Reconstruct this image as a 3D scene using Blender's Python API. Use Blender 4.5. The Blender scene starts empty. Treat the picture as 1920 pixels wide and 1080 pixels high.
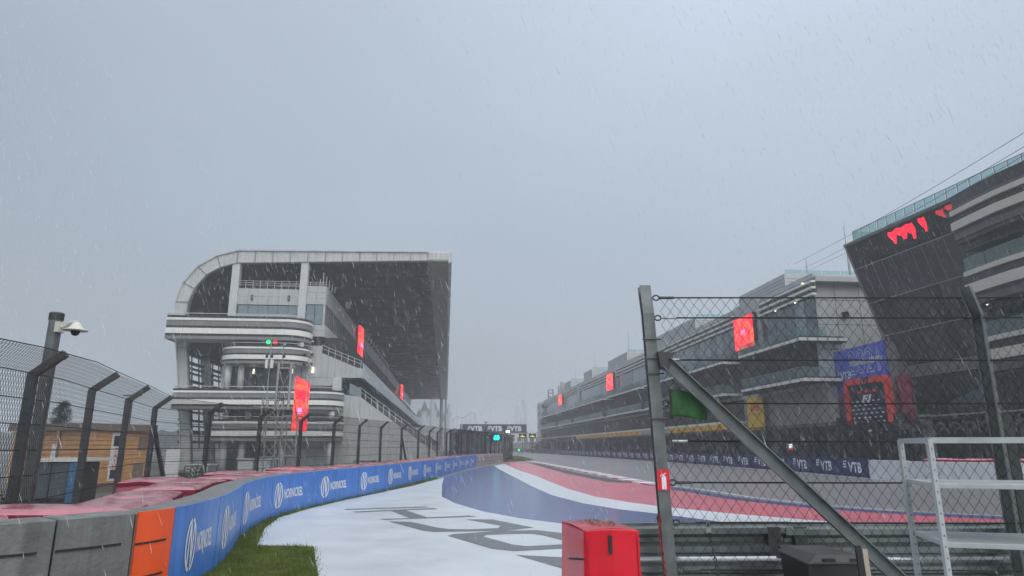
import bpy, bmesh, math, random
from mathutils import Vector, Matrix

random.seed(7)
rad = math.radians
scene = bpy.context.scene

# ------------------------------------------------------------------ camera, sky, sun, exposure
cam = bpy.data.cameras.new('camera')
cam_ob = bpy.data.objects.new('camera', cam)
scene.collection.objects.link(cam_ob)
cam.sensor_width = 36.0
cam.lens = 23.25
cam.clip_start = 0.05
cam.clip_end = 6000
cam_ob.location = (0, 0, 1.7)
cam_ob.rotation_euler = (rad(90) + math.atan(298 / 1240), 0, 0)
scene.camera = cam_ob

world = bpy.data.worlds.new('World')
scene.world = world
world.use_nodes = True
wn, wl = world.node_tree.nodes, world.node_tree.links
wn.clear()
w_out = wn.new('ShaderNodeOutputWorld')
w_bg = wn.new('ShaderNodeBackground')
w_sky = wn.new('ShaderNodeTexSky')
w_sky.sky_type = 'NISHITA'
w_sky.sun_disc = False
SUN_EL, SUN_ROT = rad(45), rad(150)
w_sky.sun_elevation = SUN_EL
w_sky.sun_rotation = SUN_ROT
w_sky.air_density = 2.0
w_sky.dust_density = 6.0
w_tc = wn.new('ShaderNodeTexCoord')
w_sep = wn.new('ShaderNodeSeparateXYZ')
wl.new(w_tc.outputs['Generated'], w_sep.inputs[0])
w_ramp = wn.new('ShaderNodeValToRGB')          # overcast: zenith lighter than the horizon
w_ramp.color_ramp.elements[0].position = 0.0
w_ramp.color_ramp.elements[0].color = (0.300, 0.352, 0.418, 1)
w_ramp.color_ramp.elements[1].position = 1.0
w_ramp.color_ramp.elements[1].color = (1.12, 1.22, 1.34, 1)
e = w_ramp.color_ramp.elements.new(0.30); e.color = (0.385, 0.452, 0.545, 1)
e = w_ramp.color_ramp.elements.new(0.60); e.color = (0.54, 0.62, 0.735, 1)
wl.new(w_sep.outputs['Z'], w_ramp.inputs[0])
# broad soft cloud masses
w_map = wn.new('ShaderNodeMapping')
w_map.inputs['Scale'].default_value = (1.0, 1.0, 1.9)
w_map.inputs['Location'].default_value = (0.35, 0.2, 0.1)
wl.new(w_tc.outputs['Generated'], w_map.inputs[0])
w_noise = wn.new('ShaderNodeTexNoise')
w_noise.inputs['Scale'].default_value = 1.15
w_noise.inputs['Detail'].default_value = 3.0
w_noise.inputs['Roughness'].default_value = 0.42
wl.new(w_map.outputs[0], w_noise.inputs['Vector'])
w_mr = wn.new('ShaderNodeMapRange')
w_mr.inputs['From Min'].default_value = 0.3
w_mr.inputs['From Max'].default_value = 0.7
w_mr.inputs['To Min'].default_value = 8.9
w_mr.inputs['To Max'].default_value = 11.1
wl.new(w_noise.outputs['Fac'], w_mr.inputs['Value'])
w_dot = wn.new('ShaderNodeVectorMath'); w_dot.operation = 'DOT_PRODUCT'   # cloud is thinner on the sun's side
w_dot.inputs[1].default_value = (0.95, -0.15, 0.0)
wl.new(w_tc.outputs['Generated'], w_dot.inputs[0])
w_md = wn.new('ShaderNodeMath'); w_md.operation = 'MULTIPLY_ADD'
w_md.inputs[1].default_value = 0.27; w_md.inputs[2].default_value = 1.0
wl.new(w_dot.outputs['Value'], w_md.inputs[0])
w_mm = wn.new('ShaderNodeMath'); w_mm.operation = 'MULTIPLY'
wl.new(w_mr.outputs[0], w_mm.inputs[0]); wl.new(w_md.outputs[0], w_mm.inputs[1])
w_mul = wn.new('ShaderNodeVectorMath'); w_mul.operation = 'SCALE'
wl.new(w_ramp.outputs[0], w_mul.inputs[0])
wl.new(w_mm.outputs[0], w_mul.inputs['Scale'])
w_mix = wn.new('ShaderNodeMixRGB')
w_mix.inputs[0].default_value = 0.86
wl.new(w_sky.outputs[0], w_mix.inputs[1])
wl.new(w_mul.outputs[0], w_mix.inputs[2])
w_bg.inputs['Strength'].default_value = 0.1
wl.new(w_mix.outputs[0], w_bg.inputs[0])
wl.new(w_bg.outputs[0], w_out.inputs[0])

sun = bpy.data.lights.new('sun', 'SUN')
sun.energy = 1.5
sun.angle = rad(70)
sun.color = (1.0, 0.97, 0.93)
sun_ob = bpy.data.objects.new('sun', sun)
scene.collection.objects.link(sun_ob)
sd = Vector((math.sin(SUN_ROT) * math.cos(SUN_EL), math.cos(SUN_ROT) * math.cos(SUN_EL), math.sin(SUN_EL)))
sun_ob.rotation_euler = sd.to_track_quat('Z', 'Y').to_euler()
sun_ob.location = (30, 20, 60)

scene.view_settings.view_transform = 'Standard'
scene.view_settings.look = 'None'
scene.view_settings.exposure = 0.15
scene.view_settings.gamma = 1.0
scene.view_settings.use_curve_mapping = False
scene.render.engine = 'CYCLES'
scene.cycles.max_bounces = 6
scene.cycles.diffuse_bounces = 3
scene.cycles.glossy_bounces = 3
scene.cycles.transmission_bounces = 4
scene.cycles.volume_bounces = 2
scene.cycles.transparent_max_bounces = 24
scene.cycles.use_denoising = True
scene.cycles.caustics_reflective = False
scene.cycles.caustics_refractive = False

# ------------------------------------------------------------------ frames and helpers
YAW = rad(5.55)                       # the straight runs 5.55 degrees left of the lens
CY, SY = math.cos(YAW), math.sin(YAW)


def fr(t, s):                         # straight frame (t across, s along) to world
    return (t * CY - s * SY, t * SY + s * CY)


C = scene.collection
ORG = {}


def tag(o, label=None, cat=None, group=None, kind=None):
    if label: o['label'] = label
    if cat: o['category'] = cat
    if group: o['group'] = group
    if kind: o['kind'] = kind
    return o


def thing(name, label, cat, origin=(0, 0, 0), frame='w', group=None):
    o = bpy.data.objects.new(name, None)
    o.empty_display_size = 0.2
    C.objects.link(o)
    if frame == 's':
        x, y = fr(origin[0], origin[1])
        o.location = (x, y, origin[2])
        o.rotation_euler = (0, 0, YAW)
    else:
        o.location = origin
    ORG[o.name] = Vector(origin)
    return tag(o, label, cat, group)


class MB:
    def __init__(self):
        self.v, self.f, self.uv = [], [], None

    def face(self, pts):
        n = len(self.v)
        self.v += [tuple(p) for p in pts]
        self.f.append(tuple(range(n, n + len(pts))))

    def box(self, x0, x1, y0, y1, z0, z1):
        n = len(self.v)
        self.v += [(x0, y0, z0), (x1, y0, z0), (x1, y1, z0), (x0, y1, z0), (x0, y0, z1), (x1, y0, z1), (x1, y1, z1), (x0, y1, z1)]
        self.f += [tuple(n + i for i in q) for q in ((0, 3, 2, 1), (4, 5, 6, 7), (0, 1, 5, 4), (1, 2, 6, 5), (2, 3, 7, 6), (3, 0, 4, 7))]

    def hexa(self, b, t):             # bottom and top loops of equal length
        n = len(self.v); k = len(b)
        self.v += [tuple(p) for p in b] + [tuple(p) for p in t]
        self.f.append(tuple(n + i for i in reversed(range(k))))
        self.f.append(tuple(n + k + i for i in range(k)))
        for i in range(k):
            j = (i + 1) % k
            self.f.append((n + i, n + j, n + k + j, n + k + i))

    def prism_y(self, poly, y0, y1):  # polygon in x,z pulled along y (poly counter-clockwise seen from -y)
        self.hexa([(p[0], y1, p[1]) for p in poly], [(p[0], y0, p[1]) for p in poly])

    def prism_z(self, poly, z0, z1):
        self.hexa([(p[0], p[1], z0) for p in poly], [(p[0], p[1], z1) for p in poly])

    def bar(self, a, b, w, h=None, up=(0, 0, 1)):
        h = h or w
        a, b = Vector(a), Vector(b)
        d = (b - a).normalized()
        u = Vector(up)
        if abs(d.dot(u)) > 0.98: u = Vector((0, 1, 0))
        r = d.cross(u).normalized(); u = r.cross(d).normalized()
        q = [(-1, -1), (1, -1), (1, 1), (-1, 1)]
        A = [a + r * (w / 2 * i) + u * (h / 2 * j) for i, j in q]
        B = [b + r * (w / 2 * i) + u * (h / 2 * j) for i, j in q]
        self.hexa(A, B)

    def tube(self, pts, r, n=6, r2=None, cap=True):
        pts = [Vector(p) for p in pts]
        base = len(self.v)
        m = len(pts)
        pu = None
        for i, p in enumerate(pts):
            d = (pts[min(i + 1, m - 1)] - pts[max(i - 1, 0)]).normalized()
            u = pu if pu is not None and abs(d.dot(pu)) < 0.95 else (Vector((0, 0, 1)) if abs(d.z) < 0.9 else Vector((1, 0, 0)))
            rt = d.cross(u).normalized(); u = rt.cross(d).normalized(); pu = u
            rr = r if r2 is None else r + (r2 - r) * i / max(1, m - 1)
            for k in range(n):
                a = 2 * math.pi * k / n
                self.v.append(tuple(p + rt * (rr * math.cos(a)) + u * (rr * math.sin(a))))
        for i in range(m - 1):
            for k in range(n):
                j = (k + 1) % n
                self.f.append((base + i * n + k, base + i * n + j, base + (i + 1) * n + j, base + (i + 1) * n + k))
        if cap:
            self.f.append(tuple(base + k for k in reversed(range(n))))
            self.f.append(tuple(base + (m - 1) * n + k for k in range(n)))

    def lathe(self, prof, c, n=16):
        base = len(self.v)
        for r, z in prof:
            for k in range(n):
                a = 2 * math.pi * k / n
                self.v.append((c[0] + r * math.cos(a), c[1] + r * math.sin(a), c[2] + z))
        for i in range(len(prof) - 1):
            for k in range(n):
                j = (k + 1) % n
                self.f.append((base + i * n + k, base + i * n + j, base + (i + 1) * n + j, base + (i + 1) * n + k))
        self.f.append(tuple(base + k for k in reversed(range(n))))
        self.f.append(tuple(base + (len(prof) - 1) * n + k for k in range(n)))

    def mesh(self, name, origin=(0, 0, 0), smooth=False):
        me = bpy.data.meshes.new(name)
        o = Vector(origin)
        me.from_pydata([(v[0] - o[0], v[1] - o[1], v[2] - o[2]) for v in self.v], [], self.f)
        if self.uv:
            ul = me.uv_layers.new(name='UVMap')
            for p in me.polygons:
                for li in p.loop_indices:
                    ul.data[li].uv = self.uv[me.loops[li].vertex_index]
        if smooth:
            me.polygons.foreach_set('use_smooth', [True] * len(me.polygons))
        me.update()
        return me

    def part(self, name, mat, root, smooth=False, bevel=0):
        o = bpy.data.objects.new(name, self.mesh(name, ORG.get(root.name, (0, 0, 0)), smooth))
        C.objects.link(o)
        o.parent = root
        ORG[o.name] = ORG.get(root.name, Vector((0, 0, 0)))
        o.data.materials.append(mat)
        if bevel: addbevel(o, bevel)
        return o

    def top(self, name, mat, label=None, cat=None, group=None, kind=None, origin=(0, 0, 0), frame='w', smooth=False, bevel=0):
        o = bpy.data.objects.new(name, self.mesh(name, origin, smooth))
        C.objects.link(o)
        if frame == 's':
            x, y = fr(origin[0], origin[1])
            o.location = (x, y, origin[2]); o.rotation_euler = (0, 0, YAW)
        else:
            o.location = origin
        ORG[o.name] = Vector(origin)
        o.data.materials.append(mat)
        if bevel: addbevel(o, bevel)
        return tag(o, label, cat, group, kind)


def addbevel(o, w):
    m = o.modifiers.new('bevel', 'BEVEL')
    m.width = w; m.segments = 2; m.limit_method = 'ANGLE'; m.angle_limit = rad(40)


BOXES = {}


def pbox(root, name, x0, x1, y0, y1, z0, z1, mat):
    """a box part in the frame of its thing; alike boxes share mesh data"""
    w, d, h = round(x1 - x0, 3), round(y1 - y0, 3), round(z1 - z0, 3)
    key = (w, d, h, mat.name)
    me = BOXES.get(key)
    if me is None:
        b = MB(); b.box(-w / 2, w / 2, -d / 2, d / 2, -h / 2, h / 2)
        me = b.mesh(name); me.materials.append(mat); BOXES[key] = me
    o = bpy.data.objects.new(name, me)
    C.objects.link(o)
    o.parent = root
    og = ORG.get(root.name, Vector((0, 0, 0)))
    o.location = ((x0 + x1) / 2 - og[0], (y0 + y1) / 2 - og[1], (z0 + z1) / 2 - og[2])
    ORG[o.name] = Vector(((x0 + x1) / 2, (y0 + y1) / 2, (z0 + z1) / 2))
    return o


def copy_thing(src, loc, rotz=None, label=None):
    def cp(o, par):
        c = o.copy(); C.objects.link(c); c.parent = par
        for ch in [x for x in KIDS.get(o.name, [])]:
            cp(ch, c)
        return c
    r = cp(src, None)
    r.location = loc
    if rotz is not None: r.rotation_euler = (0, 0, rotz)
    if label: r['label'] = label
    return r


KIDS = {}


def remember(root):
    KIDS[root.name] = list(root.children)
    for c in root.children: remember(c)


# ------------------------------------------------------------------ lettering
TXT = {}


def textgeo(s, size=1.0, bold=0.0, shear=0.0):
    key = (s, bold, shear)
    if key not in TXT:
        cu = bpy.data.curves.new('lettering', 'FONT')
        cu.body = s; cu.size = 1.0; cu.offset = bold; cu.shear = shear
        cu.align_x = 'CENTER'; cu.align_y = 'CENTER'; cu.resolution_u = 3
        ob = bpy.data.objects.new('lettering_tmp', cu)
        C.objects.link(ob)
        dg = bpy.context.evaluated_depsgraph_get()
        me = ob.evaluated_get(dg).to_mesh()
        vs = [(v.co.x, v.co.y) for v in me.vertices]
        fs = [tuple(p.vertices) for p in me.polygons]
        ob.evaluated_get(dg).to_mesh_clear()
        bpy.data.objects.remove(ob)
        TXT[key] = (vs, fs)
    vs, fs = TXT[key]
    return [(x * size, y * size) for x, y in vs], fs


def addgeo(mb, geo, fn):
    n = len(mb.v)
    mb.v += [tuple(fn(x, y)) for x, y in geo[0]]
    mb.f += [tuple(n + i for i in f) for f in geo[1]]


def ribbon(pts, w):
    vs, fs = [], []
    m = len(pts)
    for i, p in enumerate(pts):
        a = Vector(pts[max(i - 1, 0)]); b = Vector(pts[min(i + 1, m - 1)])
        d = (b - a).normalized(); n = Vector((-d.y, d.x)) * (w / 2)
        vs += [(p[0] + n.x, p[1] + n.y), (p[0] - n.x, p[1] - n.y)]
    for i in range(m - 1):
        fs.append((2 * i, 2 * i + 1, 2 * i + 3, 2 * i + 2))
    return vs, fs


def nmark():                          # ring of two leaves round an N, 1 high
    out = [[], []]
    def add(g):
        n = len(out[0]); out[0].extend(g[0]); out[1].extend(tuple(n + i for i in f) for f in g[1])
    def arc(cx, rx, ry, a0, a1, k=14):
        return [(cx + rx * math.cos(rad(a0 + (a1 - a0) * i / k)), ry * math.sin(rad(a0 + (a1 - a0) * i / k))) for i in range(k + 1)]
    add(ribbon(arc(0, 0.36, 0.47, 98, 262), 0.075))
    add(ribbon(arc(0, 0.36, 0.47, -82, 82), 0.075))
    add(ribbon([(-0.17, -0.44), (-0.15, 0.1), (-0.06, 0.46)], 0.075))
    add(ribbon([(-0.07, 0.47), (0.03, -0.02), (0.10, -0.47)], 0.085))
    add(ribbon([(0.17, 0.44), (0.15, -0.1), (0.06, -0.46)], 0.075))
    return out[0], out[1]


def vtbmark():                        # three slanted bars, 1 high
    vs, fs = [], []
    for i, dx in enumerate((0.22, 0.11, 0.0)):
        z = 0.30 - 0.30 * i
        n = len(vs)
        vs += [(dx - .42, z - .09), (dx + .30, z - .09), (dx + .38, z + .09), (dx - .34, z + .09)]
        fs.append((n, n + 1, n + 2, n + 3))
    return vs, fs


def shift(g, dx, dy, sc=1.0):
    return [(x * sc + dx, y * sc + dy) for x, y in g[0]], g[1]


# ------------------------------------------------------------------ materials
MATS = {}


def mat(name, col, rough=0.6, metal=0.0, var=0.12, scale=3.0, bump=0.0, bscale=40.0, emit=None, estr=0.0, rvar=0.0, streak=0.0, spec=0.5):
    m = bpy.data.materials.new(name)
    m.use_nodes = True
    nt = m.node_tree; N, L = nt.nodes, nt.links
    b = N['Principled BSDF']
    b.inputs['Roughness'].default_value = rough
    b.inputs['Metallic'].default_value = metal
    b.inputs['Specular IOR Level'].default_value = spec
    tc = N.new('ShaderNodeTexCoord')
    nz = N.new('ShaderNodeTexNoise')
    nz.inputs['Scale'].default_value = scale
    nz.inputs['Detail'].default_value = 6
    nz.inputs['Roughness'].default_value = 0.62
    geo = N.new('ShaderNodeNewGeometry')
    L.new(geo.outputs['Position'], nz.inputs['Vector'])
    mr = N.new('ShaderNodeMapRange')
    mr.inputs['From Min'].default_value = 0.25; mr.inputs['From Max'].default_value = 0.75
    mr.inputs['To Min'].default_value = 1 - var; mr.inputs['To Max'].default_value = 1 + var
    L.new(nz.outputs['Fac'], mr.inputs['Value'])
    vm = N.new('ShaderNodeVectorMath'); vm.operation = 'SCALE'
    vm.inputs[0].default_value = col[:3]
    L.new(mr.outputs[0], vm.inputs['Scale'])
    last = vm.outputs[0]
    if streak:                        # run-off streaks, long in z
        mp = N.new('ShaderNodeMapping'); mp.inputs['Scale'].default_value = (2.2, 2.2, 0.12)
        L.new(geo.outputs['Position'], mp.inputs[0])
        n2 = N.new('ShaderNodeTexNoise'); n2.inputs['Scale'].default_value = 3.0; n2.inputs['Detail'].default_value = 5
        L.new(mp.outputs[0], n2.inputs['Vector'])
        m2 = N.new('ShaderNodeMapRange')
        m2.inputs['From Min'].default_value = 0.35; m2.inputs['From Max'].default_value = 0.7
        m2.inputs['To Min'].default_value = 1 + streak * 0.4; m2.inputs['To Max'].default_value = 1 - streak
        L.new(n2.outputs['Fac'], m2.inputs['Value'])
        v2 = N.new('ShaderNodeVectorMath'); v2.operation = 'SCALE'
        L.new(last, v2.inputs[0]); L.new(m2.outputs[0], v2.inputs['Scale'])
        last = v2.outputs[0]
    L.new(last, b.inputs['Base Color'])
    if rvar:
        m3 = N.new('ShaderNodeMapRange')
        m3.inputs['From Min'].default_value = 0.3; m3.inputs['From Max'].default_value = 0.7
        m3.inputs['To Min'].default_value = max(0.03, rough - rvar); m3.inputs['To Max'].default_value = rough + rvar
        L.new(nz.outputs['Fac'], m3.inputs['Value'])
        L.new(m3.outputs[0], b.inputs['Roughness'])
    if bump:
        n4 = N.new('ShaderNodeTexNoise'); n4.inputs['Scale'].default_value = bscale; n4.inputs['Detail'].default_value = 4
        L.new(geo.outputs['Position'], n4.inputs['Vector'])
        bp = N.new('ShaderNodeBump'); bp.inputs['Strength'].default_value = bump; bp.inputs['Distance'].default_value = 0.02
        L.new(n4.outputs['Fac'], bp.inputs['Height'])
        L.new(bp.outputs[0], b.inputs['Normal'])
    if emit:
        b.inputs['Emission Color'].default_value = (*emit, 1)
        b.inputs['Emission Strength'].default_value = estr
    MATS[name] = m
    return m


def led_mat(name):                    # lit advertising screen: reds with an orange glow drifting through
    m = bpy.data.materials.new(name); m.use_nodes = True
    N, L = m.node_tree.nodes, m.node_tree.links
    b = N['Principled BSDF']
    b.inputs['Base Color'].default_value = (0.02, 0.005, 0.005, 1)
    geo = N.new('ShaderNodeNewGeometry')
    nz = N.new('ShaderNodeTexNoise'); nz.inputs['Scale'].default_value = 0.62; nz.inputs['Detail'].default_value = 3; nz.inputs['Distortion'].default_value = 1.5
    L.new(geo.outputs['Position'], nz.inputs['Vector'])
    cr = N.new('ShaderNodeValToRGB')
    cr.color_ramp.elements[0].position = 0.47; cr.color_ramp.elements[0].color = (0.95, 0.012, 0.045, 1)
    cr.color_ramp.elements[1].position = 0.66; cr.color_ramp.elements[1].color = (1.0, 0.17, 0.05, 1)
    L.new(nz.outputs['Fac'], cr.inputs[0])
    L.new(cr.outputs[0], b.inputs['Emission Color'])
    b.inputs['Emission Strength'].default_value = 1.5
    MATS[name] = m
    return m


def mesh_mat(name, col, a, bq, cover):  # woven wire too fine to build wire by wire
    m = bpy.data.materials.new(name); m.use_nodes = True
    N, L = m.node_tree.nodes, m.node_tree.links
    b = N['Principled BSDF']; out = N['Material Output']
    b.inputs['Base Color'].default_value = (*col, 1)
    b.inputs['Roughness'].default_value = 0.45; b.inputs['Metallic'].default_value = 0.5
    uv = N.new('ShaderNodeUVMap')
    sp = N.new('ShaderNodeSeparateXYZ'); L.new(uv.outputs[0], sp.inputs[0])
    def mth(op, x, y):
        n = N.new('ShaderNodeMath'); n.operation = op
        for i, q in enumerate((x, y)):
            if q is None: continue
            if isinstance(q, (int, float)): n.inputs[i].default_value = q
            else: L.new(q, n.inputs[i])
        return n.outputs[0]
    u = mth('DIVIDE', sp.outputs['X'], a); v = mth('DIVIDE', sp.outputs['Y'], bq)
    def fam(q):
        f = mth('FRACT', q, None); d = mth('ABSOLUTE', mth('SUBTRACT', f, 0.5), None)
        return mth('LESS_THAN', d, cover)
    k = mth('MAXIMUM', fam(mth('ADD', u, v)), fam(mth('SUBTRACT', u, v)))
    tr = N.new('ShaderNodeBsdfTransparent'); mx = N.new('ShaderNodeMixShader')
    L.new(k, mx.inputs[0]); L.new(tr.outputs[0], mx.inputs[1]); L.new(b.outputs[0], mx.inputs[2])
    L.new(mx.outputs[0], out.inputs['Surface'])
    MATS[name] = m
    return m


def glass_mat(name, col, alpha, rough=0.05):
    m = bpy.data.materials.new(name); m.use_nodes = True
    N, L = m.node_tree.nodes, m.node_tree.links
    b = N['Principled BSDF']; out = N['Material Output']
    b.inputs['Base Color'].default_value = (*col, 1)
    b.inputs['Roughness'].default_value = rough
    tr = N.new('ShaderNodeBsdfTransparent'); tr.inputs[0].default_value = (0.80, 0.93, 0.92, 1)
    mx = N.new('ShaderNodeMixShader'); mx.inputs[0].default_value = alpha
    L.new(tr.outputs[0], mx.inputs[1]); L.new(b.outputs[0], mx.inputs[2])
    L.new(mx.outputs[0], out.inputs['Surface'])
    MATS[name] = m
    return m


ground_m = mat('ground_gravel', (0.13, 0.135, 0.12), 0.75, var=0.35, scale=0.8, bump=0.5, bscale=9)
yard_m = mat('yard_asphalt', (0.075, 0.077, 0.08), 0.35, var=0.3, scale=0.5, rvar=0.12, bump=0.2, bscale=30)
asphalt_m = mat('wet_asphalt', (0.175, 0.168, 0.170), 0.34, var=0.14, scale=0.25, rvar=0.0)
dark_asphalt_m = mat('dark_asphalt', (0.045, 0.045, 0.047), 0.5, var=0.25, scale=2.0, bump=0.3, bscale=60)
p_white = mat('paint_white', (0.585, 0.62, 0.655), 0.34, var=0.09, scale=0.7, rvar=0.06, bump=0.10, bscale=70)
p_blue = mat('paint_blue', (0.080, 0.112, 0.270), 0.20, var=0.14, scale=0.5, rvar=0.0)
p_red = mat('paint_red', (0.58, 0.135, 0.175), 0.26, var=0.14, scale=0.5, rvar=0.0)
p_grey = mat('paint_grey', (0.150, 0.155, 0.165), 0.42, var=0.22, scale=5, bump=0.3, bscale=60)
p_line = mat('paint_line', (0.72, 0.73, 0.75), 0.4, var=0.1)
p_kerbred = mat('paint_kerb_red', (0.50, 0.16, 0.18), 0.38, var=0.15)
grass_m = mat('grass_blade', (0.105, 0.150, 0.022), 0.8, var=0.7, scale=2.2, spec=0.15)
soil_m = mat('grass_soil', (0.075, 0.082, 0.026), 0.9, var=0.5, spec=0.15, scale=5, bump=0.8, bscale=60)
conc_m = mat('concrete_wet', (0.185, 0.190, 0.186), 0.5, var=0.32, scale=2.6, bump=0.35, bscale=25, streak=0.38, rvar=0.1)
conc_top = conc_m
conc_wall = mat('concrete_wall', (0.31, 0.295, 0.285), 0.6, var=0.25, scale=1.6, bump=0.3, bscale=20, streak=0.25)
groove_m = mat('groove_dark', (0.022, 0.022, 0.022), 0.8, var=0.1)
orange_m = mat('orange_vinyl', (0.90, 0.100, 0.014), 0.42, var=0.08, scale=4, streak=0.08)
bblue = mat('banner_blue', (0.058, 0.205, 0.610), 0.36, var=0.14, scale=2.2, streak=0.22, rvar=0.08, bump=0.25, bscale=4)
white_print = mat('print_white', (0.80, 0.81, 0.82), 0.4, var=0.05)
cush_top = mat('red_tarpaulin', (0.50, 0.150, 0.185), 0.30, var=0.3, scale=2.2, rvar=0.08, bump=0.3, bscale=5)  # pale because the sky's reflection on the tops is put into the colour
cush_top.node_tree.nodes['Principled BSDF'].inputs['Coat Weight'].default_value = 0.8
cush_top.node_tree.nodes['Principled BSDF'].inputs['Coat Roughness'].default_value = 0.15
side_tone_m = mat('tarpaulin_side_tone', (0.20, 0.012, 0.035), 0.5, var=0.25, scale=5)  # darker red for the sides, set against the sheen-pale tops
galv = mat('galvanised_steel', (0.155, 0.172, 0.170), 0.5, 0.35, var=0.28, scale=6, bump=0.15, bscale=60, streak=0.2)
galv_l = mat('bright_galvanised', (0.33, 0.35, 0.355), 0.45, 0.3, var=0.2, scale=6)
galv_mid = mat('weathered_steel', (0.085, 0.094, 0.094), 0.5, 0.3, var=0.3, scale=6, streak=0.25)
galv_dark = mat('dark_steel', (0.060, 0.067, 0.068), 0.5, 0.3, var=0.3, scale=6, streak=0.2)
wire_m = mat('steel_wire', (0.012, 0.013, 0.014), 0.6, 0.0, var=0.15, spec=0.25)
shackle_m = mat('bright_steel', (0.34, 0.35, 0.34), 0.35, 0.7, var=0.2, scale=20)
rack_m = mat('rack_paint', (0.38, 0.41, 0.41), 0.38, 0.0, var=0.14, scale=12, streak=0.12)
redbox_m = mat('red_plastic', (0.68, 0.006, 0.022), 0.16, var=0.14, scale=3.5, rvar=0.08, streak=0.18)
redlid_m = mat('red_plastic_dirty', (0.40, 0.035, 0.045), 0.3, var=0.75, scale=9, bump=0.4, bscale=40)
black_m = mat('black_plastic', (0.014, 0.015, 0.015), 0.38, var=0.2, scale=10)
sign_red = mat('sign_red', (0.72, 0.018, 0.045), 0.35, var=0.08)
green_m = mat('green_cloth', (0.028, 0.105, 0.030), 0.75, var=0.4, scale=9, bump=0.5, bscale=20)
wood_m = mat('pale_wood', (0.42, 0.36, 0.28), 0.6, var=0.2, scale=14)
panel_m = mat('grey_cladding', (0.46, 0.48, 0.485), 0.42, var=0.10, scale=0.7, streak=0.12)
panel_l = mat('light_cladding', (0.56, 0.58, 0.585), 0.42, var=0.08, scale=0.7, streak=0.10)
steelw = mat('painted_roof_steel', (0.54, 0.555, 0.56), 0.45, var=0.12, scale=0.9, streak=0.22)
steel_mid = mat('roof_steel_mid', (0.24, 0.25, 0.255), 0.5, var=0.12, scale=0.9, streak=0.2)
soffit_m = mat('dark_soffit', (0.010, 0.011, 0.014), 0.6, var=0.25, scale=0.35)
soffit_l = mat('edge_soffit', (0.34, 0.32, 0.30), 0.55, var=0.15, scale=0.5)
b_white = mat('band_white', (0.80, 0.82, 0.77), 0.4, var=0.08, scale=0.8, streak=0.08)
b_dark = mat('band_dark', (0.022, 0.022, 0.027), 0.35, var=0.2)
b_grey = mat('band_grey', (0.21, 0.212, 0.218), 0.4, var=0.15, scale=1.0, streak=0.12)
b_brown = mat('band_brown', (0.085, 0.078, 0.078), 0.4, var=0.2)
b_beige = mat('band_beige', (0.62, 0.585, 0.52), 0.4, var=0.10, scale=0.8)
win_m = mat('window_glass', (0.075, 0.105, 0.12), 0.06, var=0.25, scale=0.5)
win_pale = mat('window_pale', (0.21, 0.27, 0.295), 0.08, var=0.15, scale=0.5)
win_dark = mat('window_dark', (0.020, 0.024, 0.027), 0.07, var=0.3, scale=0.6)
tower_m = mat('tower_glass', (0.024, 0.027, 0.030), 0.10, var=0.5, scale=0.35, rvar=0.04)
tower_l = mat('tower_glass_pale', (0.050, 0.056, 0.060), 0.12, var=0.4, scale=0.35, rvar=0.04)
seam_m = mat('aluminium_seam', (0.30, 0.31, 0.31), 0.4, 0.4, var=0.1)
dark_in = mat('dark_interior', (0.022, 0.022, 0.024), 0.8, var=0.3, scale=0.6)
seat_m = mat('seat_rows', (0.05, 0.055, 0.065), 0.5, var=0.4, scale=2)
balus = glass_mat('balustrade_glass', (0.36, 0.47, 0.47), 0.25)
led_m = led_mat('led_screen')
led_logo = mat('led_logo', (0.02, 0.0, 0.02), 0.5, emit=(0.80, 0.30, 1.0), estr=1.3)
led_cyan = mat('lamp_cyan', (0, 0.02, 0.02), 0.4, emit=(0.0, 0.95, 0.85), estr=2.2)
led_white = mat('lamp_white', (0.1, 0.1, 0.1), 0.4, emit=(1.0, 1.0, 0.95), estr=2.0)
led_warm = mat('lamp_warm', (0.1, 0.1, 0.05), 0.4, emit=(1.0, 0.93, 0.66), estr=1.5)
led_yel = mat('lamp_yellow', (0.05, 0.05, 0.0), 0.4, emit=(0.9, 0.85, 0.05), estr=0.8)
led_green = mat('lamp_green', (0, 0.02, 0), 0.4, emit=(0.0, 1.0, 0.22), estr=2.2)
glow_red = mat('lamp_reflection_red', (0.02, 0, 0), 0.4, emit=(1.0, 0.015, 0.05), estr=1.2)  # red lamps, and the reflection shapes added on the tower glass
vtb_m = mat('navy_board', (0.022, 0.028, 0.125), 0.4, var=0.15, scale=1.5, streak=0.1)
vtb_print = mat('print_pale', (0.80, 0.82, 0.86), 0.45, var=0.05)
yel_m = mat('yellow_board', (0.92, 0.56, 0.02), 0.45, var=0.08, scale=2)
dhl_red = mat('print_red', (0.62, 0.025, 0.02), 0.45, var=0.05)
banner_m = mat('podium_banner', (0.075, 0.120, 0.60), 0.5, var=0.15, scale=0.8)
navy_m = mat('navy_panel', (0.010, 0.016, 0.045), 0.5, var=0.2)
arch_m = mat('arch_red', (0.85, 0.045, 0.035), 0.4, var=0.08)
wood_or = mat('orange_cladding', (0.64, 0.335, 0.125), 0.55, var=0.16, scale=2.2, streak=0.12)
roof_br = mat('brown_fascia', (0.20, 0.16, 0.12), 0.6, var=0.15)
teal_m = mat('teal_panel', (0.035, 0.17, 0.33), 0.4, var=0.12)
bark_m = mat('bark', (0.06, 0.045, 0.035), 0.9, var=0.3, scale=6)
pine_m = mat('pine_needles', (0.014, 0.026, 0.016), 0.8, var=0.45, scale=2.5)
bush_m = mat('bush_leaves', (0.040, 0.065, 0.032), 0.8, var=0.5, scale=2.0)
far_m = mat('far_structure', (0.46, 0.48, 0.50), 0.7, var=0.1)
hill_m = mat('far_woods', (0.035, 0.05, 0.038), 0.9, var=0.4, scale=0.03)
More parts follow.
